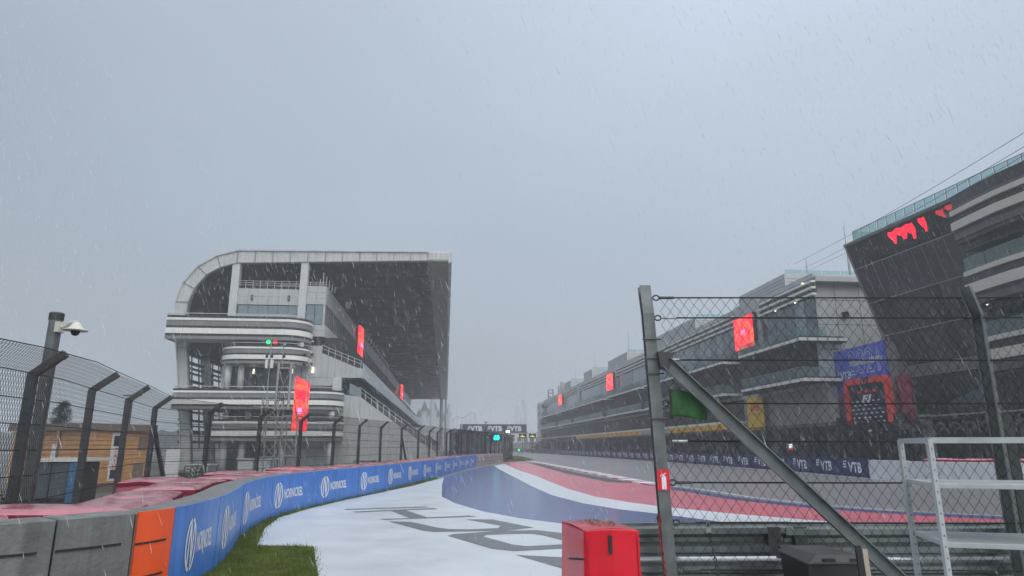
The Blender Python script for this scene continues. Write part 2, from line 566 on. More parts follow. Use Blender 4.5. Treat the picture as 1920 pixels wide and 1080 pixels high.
fence_fine = mesh_mat('fine_wire_mesh', (0.06, 0.065, 0.075), 0.06, 0.17, 0.105)
fence_dense = mesh_mat('dense_wire_mesh', (0.020, 0.022, 0.026), 0.055, 0.12, 0.235)
fence_far = mesh_mat('dark_wire_mesh', (0.022, 0.023, 0.027), 0.055, 0.12, 0.17)
cam_white = mat('camera_shell', (0.62, 0.62, 0.55), 0.35, var=0.08)
chain_red = mat('red_chain_plastic', (0.30, 0.03, 0.03), 0.5, var=0.3, scale=20)

# ------------------------------------------------------------------ ground, track, painted run-off


def nth(k):
    return str(k) + ('th' if 10 <= k % 100 <= 20 else {1: 'st', 2: 'nd', 3: 'rd'}.get(k % 10, 'th'))


def smooth01(x):
    x = max(0.0, min(1.0, x)); return x * x * (3 - 2 * x)


def gz(x, y):                         # the yard behind the barrier lies lower than the track
    edge = -7.6 if y > 20 else -7.2
    if y > 26: edge = -7.6 + (y - 26) * 0.07
    if y > 80: edge = -3.8 - (y - 80) * 0.097
    return -1.25 * smooth01((edge - 3.2 - x) / 5.0)


gm = MB()
xs = [-900, -400, -200, -120, -80, -60, -50, -44, -38, -33, -29, -26] + [-24 + 1.0 * i for i in range(25)] + [6, 12, 20, 30, 45, 70, 120, 200, 400, 900]
ys = [-120, -60, -30, -10, 0] + [4 * i for i in range(1, 26)] + [110, 120, 140, 170, 210, 260, 330, 420, 600, 800, 1100, 1500]
for y in ys:
    for x in xs: gm.v.append((x, y, gz(x, y) - 0.006))
nx = len(xs)
for j in range(len(ys) - 1):
    for i in range(nx - 1):
        a = j * nx + i
        gm.f.append((a, a + 1, a + nx + 1, a + nx))
gm.top('ground', ground_m, kind='structure', smooth=True)


def sheet(name, poly, z, m, frame='w', kind='structure'):
    b = MB()
    pts = [(fr(*p) if frame == 's' else p) for p in poly]
    area = sum(pts[i][0] * pts[(i + 1) % len(pts)][1] - pts[(i + 1) % len(pts)][0] * pts[i][1] for i in range(len(pts)))
    if area < 0: pts = pts[::-1]
    b.face([(p[0], p[1], z) for p in pts])
    o = b.top(name, m, kind=kind)
    bm = bmesh.new(); bm.from_mesh(o.data)
    bmesh.ops.triangulate(bm, faces=bm.faces[:]); bm.to_mesh(o.data); bm.free()
    return o


sheet('track', [(-6.6, -30), (60, -30), (60, 36), (40.5, 46), (40.5, 700), (-1.0, 700), (1.0, 79), (-1.0, 30)], 0.004, asphalt_m, 's')
# red, white, blue bands of the run-off, nested towards the camera
redtop = [(-0.9, 78.5), (1.9, 76), (3.44, 46.6), (4.7, 34.2), (5.7, 33.3), (6.4, 28.9), (7.0, 24.4), (7.6, 21.6), (8.8, 19.3), (10.5, 17.5), (12.6, 16.4)]
redbot = [(-0.82, 71), (0.4, 52), (1.44, 41.3), (2.0, 33), (2.36, 28.4), (2.9, 24.3), (3.7, 21.8), (4.4, 20.2), (5.8, 18.1), (7.08, 16.6), (8.2, 15.6), (9.6, 14.8)]
bluetop = [(-1.65, 63), (-0.95, 53), (-0.17, 43.3), (0.45, 36), (0.9, 30.4), (1.44, 25.0), (2.2, 21.4), (3.0, 19.4), (3.9, 18.0), (5.05, 15.9), (6.2, 14.3), (7.4, 13.0)]
bluebot = [(-3.9, 39.5), (-3.2, 31.5), (-2.45, 24.2), (-1.75, 21.4), (-0.8, 18.8), (0.2, 17.0), (1.1, 15.9), (2.3, 14.6), (3.6, 13.4), (5.2, 12.0)]
sheet('run_off_red', redtop + redbot[::-1], 0.008, p_red)
sheet('run_off_white_stripe', redbot + bluetop[::-1], 0.008, p_white)
sheet('run_off_blue', bluetop + bluebot[::-1] + [(-3.6, 43), (-2.9, 55), (-2.4, 61.5)], 0.008, p_blue)
wl_edge = [(-3.98, 38.0), (-4.45, 31), (-5.0, 26.4), (-5.5, 22.5), (-5.72, 19.6), (-5.75, 17.2), (-5.3, 15.0), (-4.62, 12.8), (-4.5, 12.4), (-3.95, 12.33), (-3.44, 12.22), (-3.16, 11.3), (-2.62, 9.6), (-2.2, 8.2), (-1.6, 6.0), (-1.0, 3.5), (0, -2)]
sheet('run_off_white', wl_edge + [(8, -2), (8, 6.5), (6.2, 11.0)] + bluebot[::-1], 0.008, p_white)
# dark tarmac wedge beside the kerb
sheet('tarmac_wedge', [(1.75, 74.7), (2.9, 70), (4.35, 46.6), (5.29, 37.9), (5.85, 33.5), (4.8, 34.0), (3.5, 46.4)], 0.012, dark_asphalt_m)

# word on the run-off
let_root = thing('painted_word', 'grey letters SOCHI painted on the white run-off', 'lettering', (-1.5, 15, 0.012))


def letter(polys, hole=None):
    b = MB()
    for poly in polys:
        area = sum(poly[i][0] * poly[(i + 1) % len(poly)][1] - poly[(i + 1) % len(poly)][0] * poly[i][1] for i in range(len(poly)))
        if area < 0: poly = poly[::-1]
        b.face([(p[0], p[1], 0.012) for p in poly])
    o = b.part('letter', p_grey, let_root)
    bm = bmesh.new(); bm.from_mesh(o.data)
    bmesh.ops.triangulate(bm, faces=bm.faces[:]); bm.to_mesh(o.data); bm.free()


letter([[(-4.71, 19.46), (-2.53, 20.24), (-2.38, 19.96), (-4.56, 19.18)]])
letter([[(-4.29, 18.69), (-2.23, 19.76), (-2.06, 19.41), (-2.93, 19.12), (-2.1, 17.22), (-1.08, 17.64), (-0.87, 17.36), (-3.04, 16.62), (-3.21, 16.83), (-2.49, 17.0), (-3.29, 18.9), (-4.09, 18.44)]])
letter([[(-2.89, 16.29), (-1.86, 14.54), (-1.6, 14.32), (-0.17, 14.48), (0.47, 15.07), (-0.47, 16.7), (-1.11, 16.74), (-0.25, 15.42), (-0.3, 14.98), (-0.89, 14.76), (-1.33, 14.79), (-1.61, 15.07), (-2.37, 16.21)]])
Oo = [(-1.26, 13.7), (-0.34, 12.02), (0.05, 11.76), (1.5, 12.25), (1.72, 12.7), (0.95, 14.2), (0.5, 14.62), (-0.25, 14.48), (-1.16, 13.98)]
Oi = [(-0.56, 13.60), (0.02, 12.5), (0.25, 12.32), (0.95, 12.55), (1.05, 12.85), (0.62, 13.75), (0.4, 14.02), (0.25, 14.04), (-0.5, 13.86)]
letter([[Oo[i], Oo[(i + 1) % 9], Oi[(i + 1) % 9], Oi[i]] for i in range(9)])
letter([[(0.06, 11.35), (0.9, 9.8), (1.3, 9.55), (1.75, 9.7), (1.1, 10.9), (0.76, 11.13)], [(1.45, 10.3), (1.75, 9.7), (2.6, 10.0), (2.9, 10.5), (2.3, 11.7), (1.75, 11.5), (2.2, 10.6)]])

# kerb: red and white blocks along the inside of the track, then a plain blue strip
kerb_line = [(2.0, 84), (3.4, 70), (4.42, 58), (5.2, 49), (5.8, 41), (6.25, 35), (6.6, 31)]
kerb = thing('kerb', None, None, (4, 50, 0)); kerb['kind'] = 'structure'


def lerp_path(pts, n):
    seg = [math.dist(pts[i], pts[i + 1]) for i in range(len(pts) - 1)]
    tot = sum(seg); out = []
    for k in range(n + 1):
        d = tot * k / n; i = 0
        while i < len(seg) - 1 and d > seg[i]: d -= seg[i]; i += 1
        f = d / seg[i]
        out.append((pts[i][0] + (pts[i + 1][0] - pts[i][0]) * f, pts[i][1] + (pts[i + 1][1] - pts[i][1]) * f))
    return out


kp = lerp_path(kerb_line, 36)
for i in range(36):
    (x0, y0), (x1, y1) = kp[i], kp[i + 1]
    b = MB()
    b.hexa([(x0 - .42, y0, 0), (x0 + .42, y0, 0), (x1 + .42, y1, 0), (x1 - .42, y1, 0)],
           [(x0 - .40, y0, .05), (x0 + .40, y0, .02), (x1 + .40, y1, .02), (x1 - .40, y1, .05)])
    b.part('kerb_block', p_kerbred if i % 2 else p_line, kerb)
strip_a = [(6.6, 30.9), (7.2, 28.6), (7.75, 23.9), (8.8, 20.7), (10.0, 19.0), (11.3, 17.9), (13, 16.9)]
strip_b = [(6.45, 29.6), (6.9, 26.0), (7.3, 23.0), (8.4, 20.1), (9.7, 18.3), (11.0, 17.2), (12.7, 16.5)]
sheet('kerb_blue_strip', strip_a + strip_b[::-1], 0.012, p_blue)
b = MB()
for off, w_ in ((0.0, .14), (-0.38, .10)):
    base = kerb_line[:-1] + strip_a if off == 0 else []
    for i in range(len(base) - 1):
        (x0, y0), (x1, y1) = base[i], base[i + 1]
        b.face([(x0 + .46, y0, .011), (x0 + .46 + w_, y0, .011), (x1 + .46 + w_, y1, .011), (x1 + .46, y1, .011)])
b.top('track_edge_line', p_line, kind='structure')
sheet('far_track_line', [(22.9, 33), (23.15, 33), (25.0, 62), (25.3, 200), (25.3, 500), (25.15, 500), (25.1, 200), (24.8, 62)], 0.012, p_line, 's')

# ------------------------------------------------------------------ left barrier (curved concrete wall)
WPTS = [(-9.6, 3.9), (-7.2, 5.2), (-5.25, 6.55), (-4.30, 7.62), (-4.08, 8.65), (-4.45, 10.8), (-5.45, 14.2), (-5.98, 17.6), (-5.80, 21.3), (-5.25, 26.5), (-4.6, 36), (-3.95, 49), (-3.3, 61), (-2.3, 70.5), (-1.05, 78)]


def catmull(pts, k=14):
    out = []
    for i in range(len(pts) - 1):
        p0, p1, p2, p3 = pts[max(i - 1, 0)], pts[i], pts[i + 1], pts[min(i + 2, len(pts) - 1)]
        for j in range(k):
            t = j / k
            out.append(tuple(0.5 * ((2 * p1[a]) + (-p0[a] + p2[a]) * t + (2 * p0[a] - 5 * p1[a] + 4 * p2[a] - p3[a]) * t * t + (-p0[a] + 3 * p1[a] - 3 * p2[a] + p3[a]) * t ** 3) for a in (0, 1)))
    out.append(pts[-1])
    return out


class Path:
    def __init__(self, pts):
        self.p = pts
        self.c = [0.0]
        for i in range(len(pts) - 1): self.c.append(self.c[-1] + math.dist(pts[i], pts[i + 1]))
        self.n = self.c[-1]

    def at(self, d, off=0.0):         # off: to the right of travel
        d = max(0.0, min(self.n, d))
        lo, hi = 0, len(self.c) - 2
        while lo < hi:
            m = (lo + hi + 1) // 2
            if self.c[m] <= d: lo = m
            else: hi = m - 1
        i = lo
        f = (d - self.c[i]) / max(1e-9, self.c[i + 1] - self.c[i])
        def dr(k):
            k = max(0, min(len(self.p) - 2, k)); a, b_ = self.p[k], self.p[k + 1]; l_ = math.dist(a, b_)
            return ((b_[0] - a[0]) / l_, (b_[1] - a[1]) / l_)
        d0, d1 = dr(i), dr(i + 1)
        dx, dy = d0[0] * (1 - f) + d1[0] * f, d0[1] * (1 - f) + d1[1] * f
        l_ = math.hypot(dx, dy); dx /= l_; dy /= l_
        x = self.p[i][0] + (self.p[i + 1][0] - self.p[i][0]) * f
        y = self.p[i][1] + (self.p[i + 1][1] - self.p[i][1]) * f
        return (x + dy * off, y - dx * off)

    def near(self, q):
        return min(range(len(self.p)), key=lambda i: math.dist(self.p[i], q))


WP = Path(catmull(WPTS))
WH = 0.98
d_or0 = 6.74
d_or1 = 7.32
d_end = WP.c[WP.near((-3.25, 61.8))]


def run_solid(path, d0, d1, o0, o1, z0, z1, step=0.5):
    """solid strip along a path from d0 to d1 between side offsets"""
    b = MB()
    n = max(1, int(math.ceil((d1 - d0) / step)))
    rows = []
    for i in range(n + 1):
        d = d0 + (d1 - d0) * i / n
        a, c = path.at(d, o0), path.at(d, o1)
        k = len(b.v)
        b.v += [(a[0], a[1], z0), (c[0], c[1], z0), (c[0], c[1], z1), (a[0], a[1], z1)]
        rows.append(k)
    for i in range(n):
        k, q = rows[i], rows[i + 1]
        for j in range(4):
            m = (j + 1) % 4
            b.f.append((k + j, k + m, q + m, q + j))
    b.f.append((rows[0], rows[0] + 3, rows[0] + 2, rows[0] + 1))
    b.f.append((rows[-1], rows[-1] + 1, rows[-1] + 2, rows[-1] + 3))
    return b


wall = thing('concrete_barrier', 'long curved wall of grey concrete blocks beside the run-off', 'barrier', (WPTS[3][0], WPTS[3][1], 0))
d = 0.0
joints = []
BL = 0.80
d = d_or0 - 8 * BL
if d < 0: d = 0.05
blocks = []
while d < WP.n - 0.3:
    L_ = BL if d < d_or0 - 0.01 else 2.0
    e_ = min(d + L_, WP.n)
    blocks.append((d, e_))
    d = e_
for d0, d1 in blocks:
    hz = random.uniform(-.006, .006)
    o = run_solid(WP, d0 + .008, d1 - .008, -0.52, 0.0, 0.0, WH + hz, 0.33).part('block', conc_m if d1 < d_end else conc_wall, wall, bevel=0.012)
    if d1 <= d_or0 + 0.1 or d0 > d_end - 0.5:
        for z in (0.30, 0.66):
            run_solid(WP, d0 + .02, d1 - .14, 0.004, 0.014, z, z + .022, 0.1).part('groove', groove_m, o)
# orange end of the advertising and the blue banner
ob_ = thing('orange_board', 'plain orange vinyl panel on the barrier between bare concrete and blue banner', 'board', (*WP.at(d_or0), 0))
run_solid(WP, d_or0 + .01, d_or1 - .01, 0.006, 0.03, 0.02, WH + .012, 0.12).part('panel', orange_m, ob_)
for z in (0.28, 0.64):
    run_solid(WP, d_or0 + .0, d_or1 - .14, 0.031, 0.038, z, z + .022, 0.05).part('groove', groove_m, ob_)

ban = thing('blue_banner', 'long blue vinyl banner along the barrier with white ring logos and wording', 'banner', (*WP.at(d_or1), 0))
mark_g, word_g = nmark(), textgeo('NORNICKEL', 0.33, 0.022)
marks = [0.53, 2.4, 5.83, 9.48] + [9.48 + 3.68 * i for i in range(1, 13)]
edges = [d_or1] + [d_or1 + marks[i + 1] - .6 for i in range(len(marks) - 1)]
edges = [q for q in edges if q < d_end - 1.0] + [d_end]
for i in range(len(edges) - 1):
    a, c = edges[i], edges[i + 1]
    p = run_solid(WP, a + .004, c - .004, 0.006, 0.03, 0.015, WH + .012, 0.3).part('panel', bblue, ban)
    run_solid(WP, c - .02, c - .008, 0.031, 0.034, 0.015, WH + .012, 0.05).part('seam', groove_m if i % 3 == 1 else bblue, p)
    if i >= len(marks): continue
    m0 = d_or1 + marks[i]
    if m0 + 2.2 > d_end: continue
    kx = .46 if i == 0 else .8 if i == 1 else 1.0
    big = 0.62
    q = MB()
    addgeo(q, mark_g, lambda x, y: (*WP.at(m0 + x * kx * .90, 0.036), 0.50 + y * .64))
    q.part('logo', white_print, p)
    q = MB()
    addgeo(q, word_g, lambda x, y: (*WP.at(m0 + (1.18 + x * .78) * kx, 0.036), 0.49 + y))
    q.part('lettering', white_print, p)

# red tarpaulin covered tyre blocks behind the wall
FP = Path(catmull([(-9.8, 4.2), (-7.95, 7.6), (-7.8, 10.8), (-8.75, 13.9), (-9.75, 17.0), (-10.9, 20.5), (-10.75, 23.9), (-9.9, 29.5), (-9.0, 34.8), (-8.1, 41.0), (-6.6, 49), (-5.85, 58), (-4.2, 66), (-2.2, 77.5)]))


def cushion(cx, cy, ang, w, l, h, sag, idx, rowname):
    nx_, ny_ = 8, 12
    vs, fs = [], []
    for j in range(ny_ + 1):
        for i in range(nx_ + 1):
            u, v = i / nx_ * 2 - 1, j / ny_ * 2 - 1
            z = h - sag * (math.sin(u * 4 + idx) * math.cos(v * 3.1 + idx * 2) * .5 + .5) - 0.05 * (max(abs(u), abs(v)) ** 6)
            vs.append((u * w / 2, v * l / 2, z))
    for j in range(ny_):
        for i in range(nx_):
            a = j * (nx_ + 1) + i
            fs.append((a, a + 1, a + nx_ + 2, a + nx_ + 1))
    rim = [i for i in range(nx_ + 1)] + [j * (nx_ + 1) + nx_ for j in range(1, ny_ + 1)] + [ny_ * (nx_ + 1) + i for i in range(nx_ - 1, -1, -1)] + [j * (nx_ + 1) for j in range(ny_ - 1, 0, -1)]
    lo = len(vs)
    for r in rim: vs.append((vs[r][0] * 1.01, vs[r][1] * 1.01, 0.0))
    k = len(rim)
    for i in range(k):
        fs.append((lo + i, lo + (i + 1) % k, rim[(i + 1) % k], rim[i]))
    b = MB(); b.v, b.f = vs, fs
    o = b.top('tyre_cushion', cush_top, 'red covered tyre block, ' + nth(1 + idx % 50 if idx < 80 else idx - 79) + ' from the near end, ' + rowname, 'tyre block', 'red tyre blocks behind the barrier', smooth=False)
    mm = o.modifiers.new('bevel', 'BEVEL'); mm.width = 0.03; mm.segments = 2; mm.limit_method = 'ANGLE'; mm.angle_limit = rad(50)
    o.location = (cx, cy, gz(cx, cy)); o.rotation_euler = (0, 0, ang)
    hb_ = MB()                        # added dark strip: tone of the sides without the sky sheen
    rp_ = [vs[r] for r in rim]
    m_ = len(rp_)
    for p_ in rp_: hb_.v += [(p_[0] * 1.022, p_[1] * 1.015, p_[2] - .095), (p_[0] * 1.022, p_[1] * 1.015, p_[2] - .012)]
    for q_ in range(m_): hb_.f.append((2 * q_, 2 * ((q_ + 1) % m_), 2 * ((q_ + 1) % m_) + 1, 2 * q_ + 1))
    hm_ = bpy.data.objects.new('hem', hb_.mesh('hem')); C.objects.link(hm_); hm_.parent = o  # 'hem' is the added dark strip for the tone of the sides
    hm_.data.materials.append(side_tone_m)
    return o


dd = WP.c[WP.near((-5.6, 6.3))]
k = 0
while dd < WP.n - 3:
    x, y = WP.at(dd, -1.30); x2, y2 = WP.at(dd + .5, -1.30)
    a = math.atan2(y2 - y, x2 - x) - math.pi / 2
    x, y = WP.at(dd, -1.22 - .16 * (k % 2))
    cushion(x, y, a + random.uniform(-.05, .05), 1.05, 1.78, 1.005 + random.uniform(-.02, .03) - gz(x, y), 0.022, k, 'row beside the concrete wall')
    if WP.at(dd)[1] > 13 and WP.at(dd)[1] < 24 and k % 2:
        x, y = WP.at(dd + .9, -2.42)
        cushion(x, y, a + random.uniform(-.06, .06), 1.0, 1.72, 1.01 + random.uniform(-.03, .03) - gz(x, y), 0.03, k + 50, 'row nearest the left fence')
    dd += 1.98; k += 1

# grass along the wall and in front
gv = []
for dd_ in [WP.c[WP.near(q)] for q in [(-4.08, 8.6)]]:
    pass
edge_in = [WP.at(WP.c[WP.near((-5.25, 6.55))] + i * 0.6, 0.0) for i in range(0, 58)]
edge_in = [p for p in edge_in if p[1] < 39]
out_edge = list(reversed([(-4.0, 37.8), (-4.45, 31), (-5.0, 26.4), (-5.5, 22.5), (-5.72, 19.6), (-5.75, 17.2), (-5.3, 15.0), (-4.62, 12.8), (-4.5, 12.4), (-3.95, 12.33), (-3.44, 12.22), (-3.16, 11.3), (-2.62, 9.6), (-2.2, 8.2), (-1.6, 6.0), (-1.3, 4.8)]))
g_poly = edge_in + out_edge[::-1]
sheet('grass_verge', g_poly, 0.016, soil_m)
sheet('grass_far', [(-1.0, 79), (0.2, 82), (2.2, 87), (3.0, 92), (2.0, 120), (1.0, 136), (-0.6, 136)], 0.02, soil_m)


def inside(p, poly):
    x, y = p; c = False; j = len(poly) - 1
    for i in range(len(poly)):
        if (poly[i][1] > y) != (poly[j][1] > y) and x < (poly[j][0] - poly[i][0]) * (y - poly[i][1]) / (poly[j][1] - poly[i][1]) + poly[i][0]: c = not c
        j = i
    return c


gb = MB()
cnt = 0
rg = random.Random(3)
while cnt < 52000:
    y = 6.5 + 32 * rg.random() ** 2.3
    x = -6.2 + 4.6 * rg.random()
    if not inside((x, y), g_poly): 
        if not inside((x + rg.gauss(0, .06), y + rg.gauss(0, .07)), g_poly): continue
    h = (.014 + .05 * rg.random() ** 2) * (1 + .5 * math.sin(x * 7.1) * math.sin(y * 5.3 + x)); w_ = rg.uniform(.003, .006) * (1 + max(0, y - 10) * .05); a = rg.uniform(0, 6.28)
    dx, dy = math.cos(a) * w_, math.sin(a) * w_
    lx, ly = rg.uniform(-.02, .02), rg.uniform(-.02, .02)
    gb.face([(x - dx, y - dy, .014), (x + dx, y + dy, .014), (x + lx, y + ly, .016 + h)])
    cnt += 1
gb.top('grass', grass_m, 'short wet grass along the foot of the barrier', 'grass', kind='stuff')

# ------------------------------------------------------------------ catch fences


def catch_fence(name, label, path, posts, top_z, kink_z, over, wires, mesh_m, post_w, base_fn, post_mat, d0=0.0, d1=None, brace=()):
    """over: how far the bent top leans to the right of the path"""
    d1 = d1 or path.n
    p0 = path.at(posts[0])
    root = thing(name, label, 'fence', (p0[0], p0[1], base_fn(*p0)))
    for i, d in enumerate(posts):
        x, y = path.at(d); tx, ty = path.at(d, over); gx, gy = path.at(min(d + .1, path.n))
        b = MB()
        zb = base_fn(x, y)
        al = (gx - x, gy - y, 0)
        b.bar((x, y, zb), (x, y, kink_z), post_w, post_w, al)
        b.bar((x - (tx - x) * .04, y - (ty - y) * .04, kink_z - .03), (tx, ty, top_z), post_w * .92, post_w * .92, al)
        b.part('post', post_mat, root)
    for (o_, z) in wires:
        pts = []
        n = max(2, int((d1 - d0) / 1.7))
        for i in range(n + 1):
            d = d0 + (d1 - d0) * i / n
            x, y = path.at(d, o_ + post_w * .55)
            pts.append((x, y, z))
        b = MB(); b.tube(pts, 0.008, 4); b.part('cable', wire_m, root)
    b = MB(); b.uv = []
    n = max(2, int((d1 - d0) / 0.8))
    for i in range(n + 1):
        d = d0 + (d1 - d0) * i / n
        x, y = path.at(d, post_w * .6); tx, ty = path.at(d, over + post_w * .5)
        zb = max(base_fn(x, y), -0.3)
        b.v += [(x, y, zb), (x, y, kink_z), (tx, ty, top_z - .02)]
        h2 = math.hypot(over, top_z - kink_z)
        b.uv += [(d, zb), (d, kink_z), (d, kink_z + h2)]
    for i in range(n):
        a = i * 3
        b.f += [(a, a + 3, a + 4, a + 1), (a + 1, a + 4, a + 5, a + 2)]
    o = b.part('wire_mesh', mesh_m, root)
    o['kind'] = 'stuff'
    for d, sgn in brace:
        x, y = path.at(d); x2, y2 = path.at(d + sgn * 1.55)
        b = MB(); b.bar((x, y, 2.4), (x2, y2, base_fn(x2, y2)), .10, .10); b.part('brace', post_mat, root)
    return root


def dn(q): return FP.c[FP.near(q)]


lp = [dn((-7.95, 7.6)), dn((-7.78, 10.75)), dn((-8.72, 13.8)), dn((-9.72, 16.95)), dn((-10.85, 20.4)), dn((-10.75, 23.9))]
while lp[-1] < FP.n - 3.6: lp.append(lp[-1] + 3.55)
wires_l = [(0.5, 3.18), (0.0, 2.86), (0, 2.45), (0, 2.05), (0, 1.65), (0, 1.25), (0, .85)]
fl = catch_fence('catch_fence', 'long left catch fence of kinked steel posts and wire mesh behind the red blocks', FP, lp, 3.2, 2.86, 0.44, wires_l, fence_fine, 0.125, gz, galv_mid, d0=dn((-9.2, 5.0)), brace=[(lp[4], 1), (lp[11], 1)])

# denser dark screen fence at the end of the wall
EP = Path([(-5.6, 60), (-4.2, 68), (-2.4, 77.5), (-1.35, 82), (0.1, 96)])
catch_fence('screen_fence', 'dark close-meshed fence at the far end of the concrete wall', EP, [0.5 + 2.1 * i for i in range(17)], 3.3, 3.0, 0.4, [(0.42, 3.28), (0, 2.9), (0, 2.2), (0, 1.6)], fence_dense, 0.10, lambda x, y: 0.0, galv_dark)

# lamp-less pole with dome camera
cp_ = thing('camera_pole', 'grey round pole with a white dome security camera rising above the left fence', 'pole', (-7.92, 11.3, gz(-7.92, 11.3)))
b = MB(); b.tube([(-7.92, 11.3, gz(-7.92, 11.3)), (-7.92, 11.3, 3.86)], .105, 16); b.part('pole', galv, cp_, smooth=False)
b = MB(); b.lathe([(.115, 0), (.118, .11), (.105, .13)], (-7.92, 11.3, 3.84), 18); b.part('cap', galv_dark, cp_)
b = MB(); b.tube([(-7.84, 11.28, 3.70), (-7.72, 11.26, 3.72), (-7.62, 11.24, 3.78), (-7.5, 11.22, 3.80)], .035, 8); b.box(-7.86, -7.78, 11.2, 11.36, 3.62, 3.8); b.part('bracket', cam_white, cp_)
b = MB(); b.lathe([(.04, .15), (.075, .11), (.11, .05), (.19, .015), (.19, 0)][::-1], (-7.5, 11.22, 3.64), 20)
sh = b.part('hood', cam_white, cp_, smooth=True)
b = MB(); b.lathe([(.02, -.085), (.05, -.07), (.068, -.04), (.072, 0)], (-7.5, 11.22, 3.64), 16); b.part('dome', black_m, cp_, smooth=True)

# ------------------------------------------------------------------ right-hand catch fence (near)
FY = 6.2
rf = thing('catch_fence', 'near right catch fence of grey posts, cables and wide diamond mesh', 'fence', (1.38, FY, 0))


def hpost(b, pts, w, ang=0.0, th=0.012):
    """H-section post through points"""
    ca, sa = math.cos(ang), math.sin(ang)
    for i in range(len(pts) - 1):
        a, c = Vector(pts[i]), Vector(pts[i + 1])
        def loop(p, x0, x1, y0, y1):
            return [(p.x + x * ca - y * sa, p.y + x * sa + y * ca, p.z) for x, y in ((x0, y0), (x1, y0), (x1, y1), (x0, y1))]
        for rect in ((-w / 2, w / 2, -w / 2, -w / 2 + th), (-w / 2, w / 2, w / 2 - th, w / 2), (-th / 2, th / 2, -w / 2 + th, w / 2 - th)):
            b.hexa(loop(a, *rect), loop(c, *rect))


b = MB(); hpost(b, [(1.405, FY, -0.05), (1.295, FY, 2.93), (1.285, FY + .06, 3.22)], .105)
o = b.part('post', galv, rf)
for z in (2.68, 2.50, 2.36, 1.95):
    q = MB(); x = 1.405 - .11 * (z / 2.98); q.tube([(x - .085, FY - .07, z), (x + .085, FY - .07, z)], .008, 6); q.part('bolt', galv_dark, o)
b = MB(); hpost(b, [(4.44, FY, -0.05), (4.44, FY, 2.92), (4.28, FY - .12, 3.17)], .095, rad(40)); b.part('post', galv, rf)
b = MB(); hpost(b, [(4.62, FY + .12, -0.05), (4.60, FY + .12, 2.0)], .11, rad(10)); b.part('post', galv_dark, rf)
b = MB(); hpost(b, [(7.6, FY - .2, -0.05), (7.6, FY - .2, 3.0)], .11); b.part('post', galv, rf)
RW = [3.085, 2.89, 2.49, 2.09, 1.75, 1.39, 1.05, .66]
for i, z in enumerate(RW):
    lx = 1.405 - .11 * (z / 2.98) + .055
    b = MB(); b.tube([(lx + .14, FY - .035, z), (4.44, FY - .05, z - .004), (7.6, FY - .25, z)], .0075, 5); cb = b.part('cable', wire_m, rf)
    q = MB()
    ring = [(lx + .03 + .030 * math.cos(a), FY - .035, z + .024 * math.sin(a)) for a in [k * math.pi / 6 for k in range(13)]]
    q.tube(ring, .008, 5, cap=False)
    q.part('shackle', galv_dark, cb)
    q = MB(); q.tube([(lx + .06, FY - .035, z), (lx + .20, FY - .035, z)], .014, 6)
    q.part('turnbuckle', shackle_m if i in (1, 2, 3, 4) else galv_dark, cb)
# woven diamonds, each wire a zigzag
b = MB()
PX, PZ = 0.098, 0.132
ztop, zbot = 3.08, 0.60
nz_ = int((ztop - zbot) / (PZ / 2))
nw = int((7.6 - 1.38) / (PX / 2))
for k in range(0, nw):
    pts = []
    for j in range(nz_ + 1):
        z = ztop - j * PZ / 2
        x = 1.40 + (k + (0.5 if (j + k) % 2 else -0.5) + .5) * PX / 2
        x += 0.008 * math.sin(z * 5 + k * .3) + max(0, 1.405 - .11 * (z / 2.98) + .05 - x)
        yy = FY - .05 + .006 * math.sin(k * .21) + .012 * math.sin(z * 2.1 + k * .13) - (max(0, x - 4.44) * .06) + (0.004 if j % 2 else -0.004)
        pts.append((x, yy, z))
    b.tube(pts, .0025, 3, cap=False)
o = b.part('wire_mesh', wire_m, rf); o['kind'] = 'stuff'
# diagonal brace, a channel section
b = MB()
A, B_ = Vector((1.42, FY - .10, 2.46)), Vector((3.84, FY - .28, 0.02))
dv = (B_ - A).normalized(); up = Vector((0, 1, 0)); sid = dv.cross(up).normalized(); nn = sid.cross(dv).normalized()
def chan(u0, u1, v0, v1):
    q = [(u0, v0), (u1, v0), (u1, v1), (u0, v1)]
    b.hexa([A + sid * u + nn * v for u, v in q], [B_ + sid * u + nn * v for u, v in q])
chan(-.058, .058, -.004, .010); chan(-.058, -.048, -.05, -.004); chan(.048, .058, -.05, -.004)
b.part('brace', galv, rf)
b = MB(); b.hexa([(1.37, FY - .11, 2.40), (1.44, FY - .11, 2.38), (1.44, FY - .03, 2.38), (1.37, FY - .03, 2.40)], [(1.35, FY - .11, 2.56), (1.50, FY - .11, 2.55), (1.50, FY - .03, 2.55), (1.35, FY - .03, 2.56)])
b.part('gusset', galv_dark, rf)

# fire extinguisher sign on the post
es = thing('extinguisher_sign', 'small red sign with a white fire extinguisher on the near fence post', 'sign', (1.352, FY - .07, 1.41))
pbox(es, 'plate', 1.297, 1.407, FY - .066, FY - .060, 1.325, 1.505, sign_red)
b = MB()
Y0 = FY - .068
sx, sz = 1.357, 1.405
body = [(-.022, -.07), (.018, -.07), (.018, .028), (.012, .040), (.003, .046), (.003, .054), (-.012, .054), (-.012, .046), (-.018, .040), (-.022, .030)]
b.face([(sx + p[0], Y0, sz + p[1]) for p in body])
b.v += []
addgeo(b, ribbon([(-.005, .052), (.014, .066), (.020, .064)], .007), lambda x, y: (sx + x, Y0, sz + y))
addgeo(b, ribbon([(-.008, .058), (-.026, .050), (-.032, .036)], .006), lambda x, y: (sx + x, Y0, sz + y))
b.part('symbol', white_print, es)

rail_m = mat('rail_galvanised', (0.185, 0.208, 0.203), 0.3, 0.6, var=0.2, scale=1.5, streak=0.12)
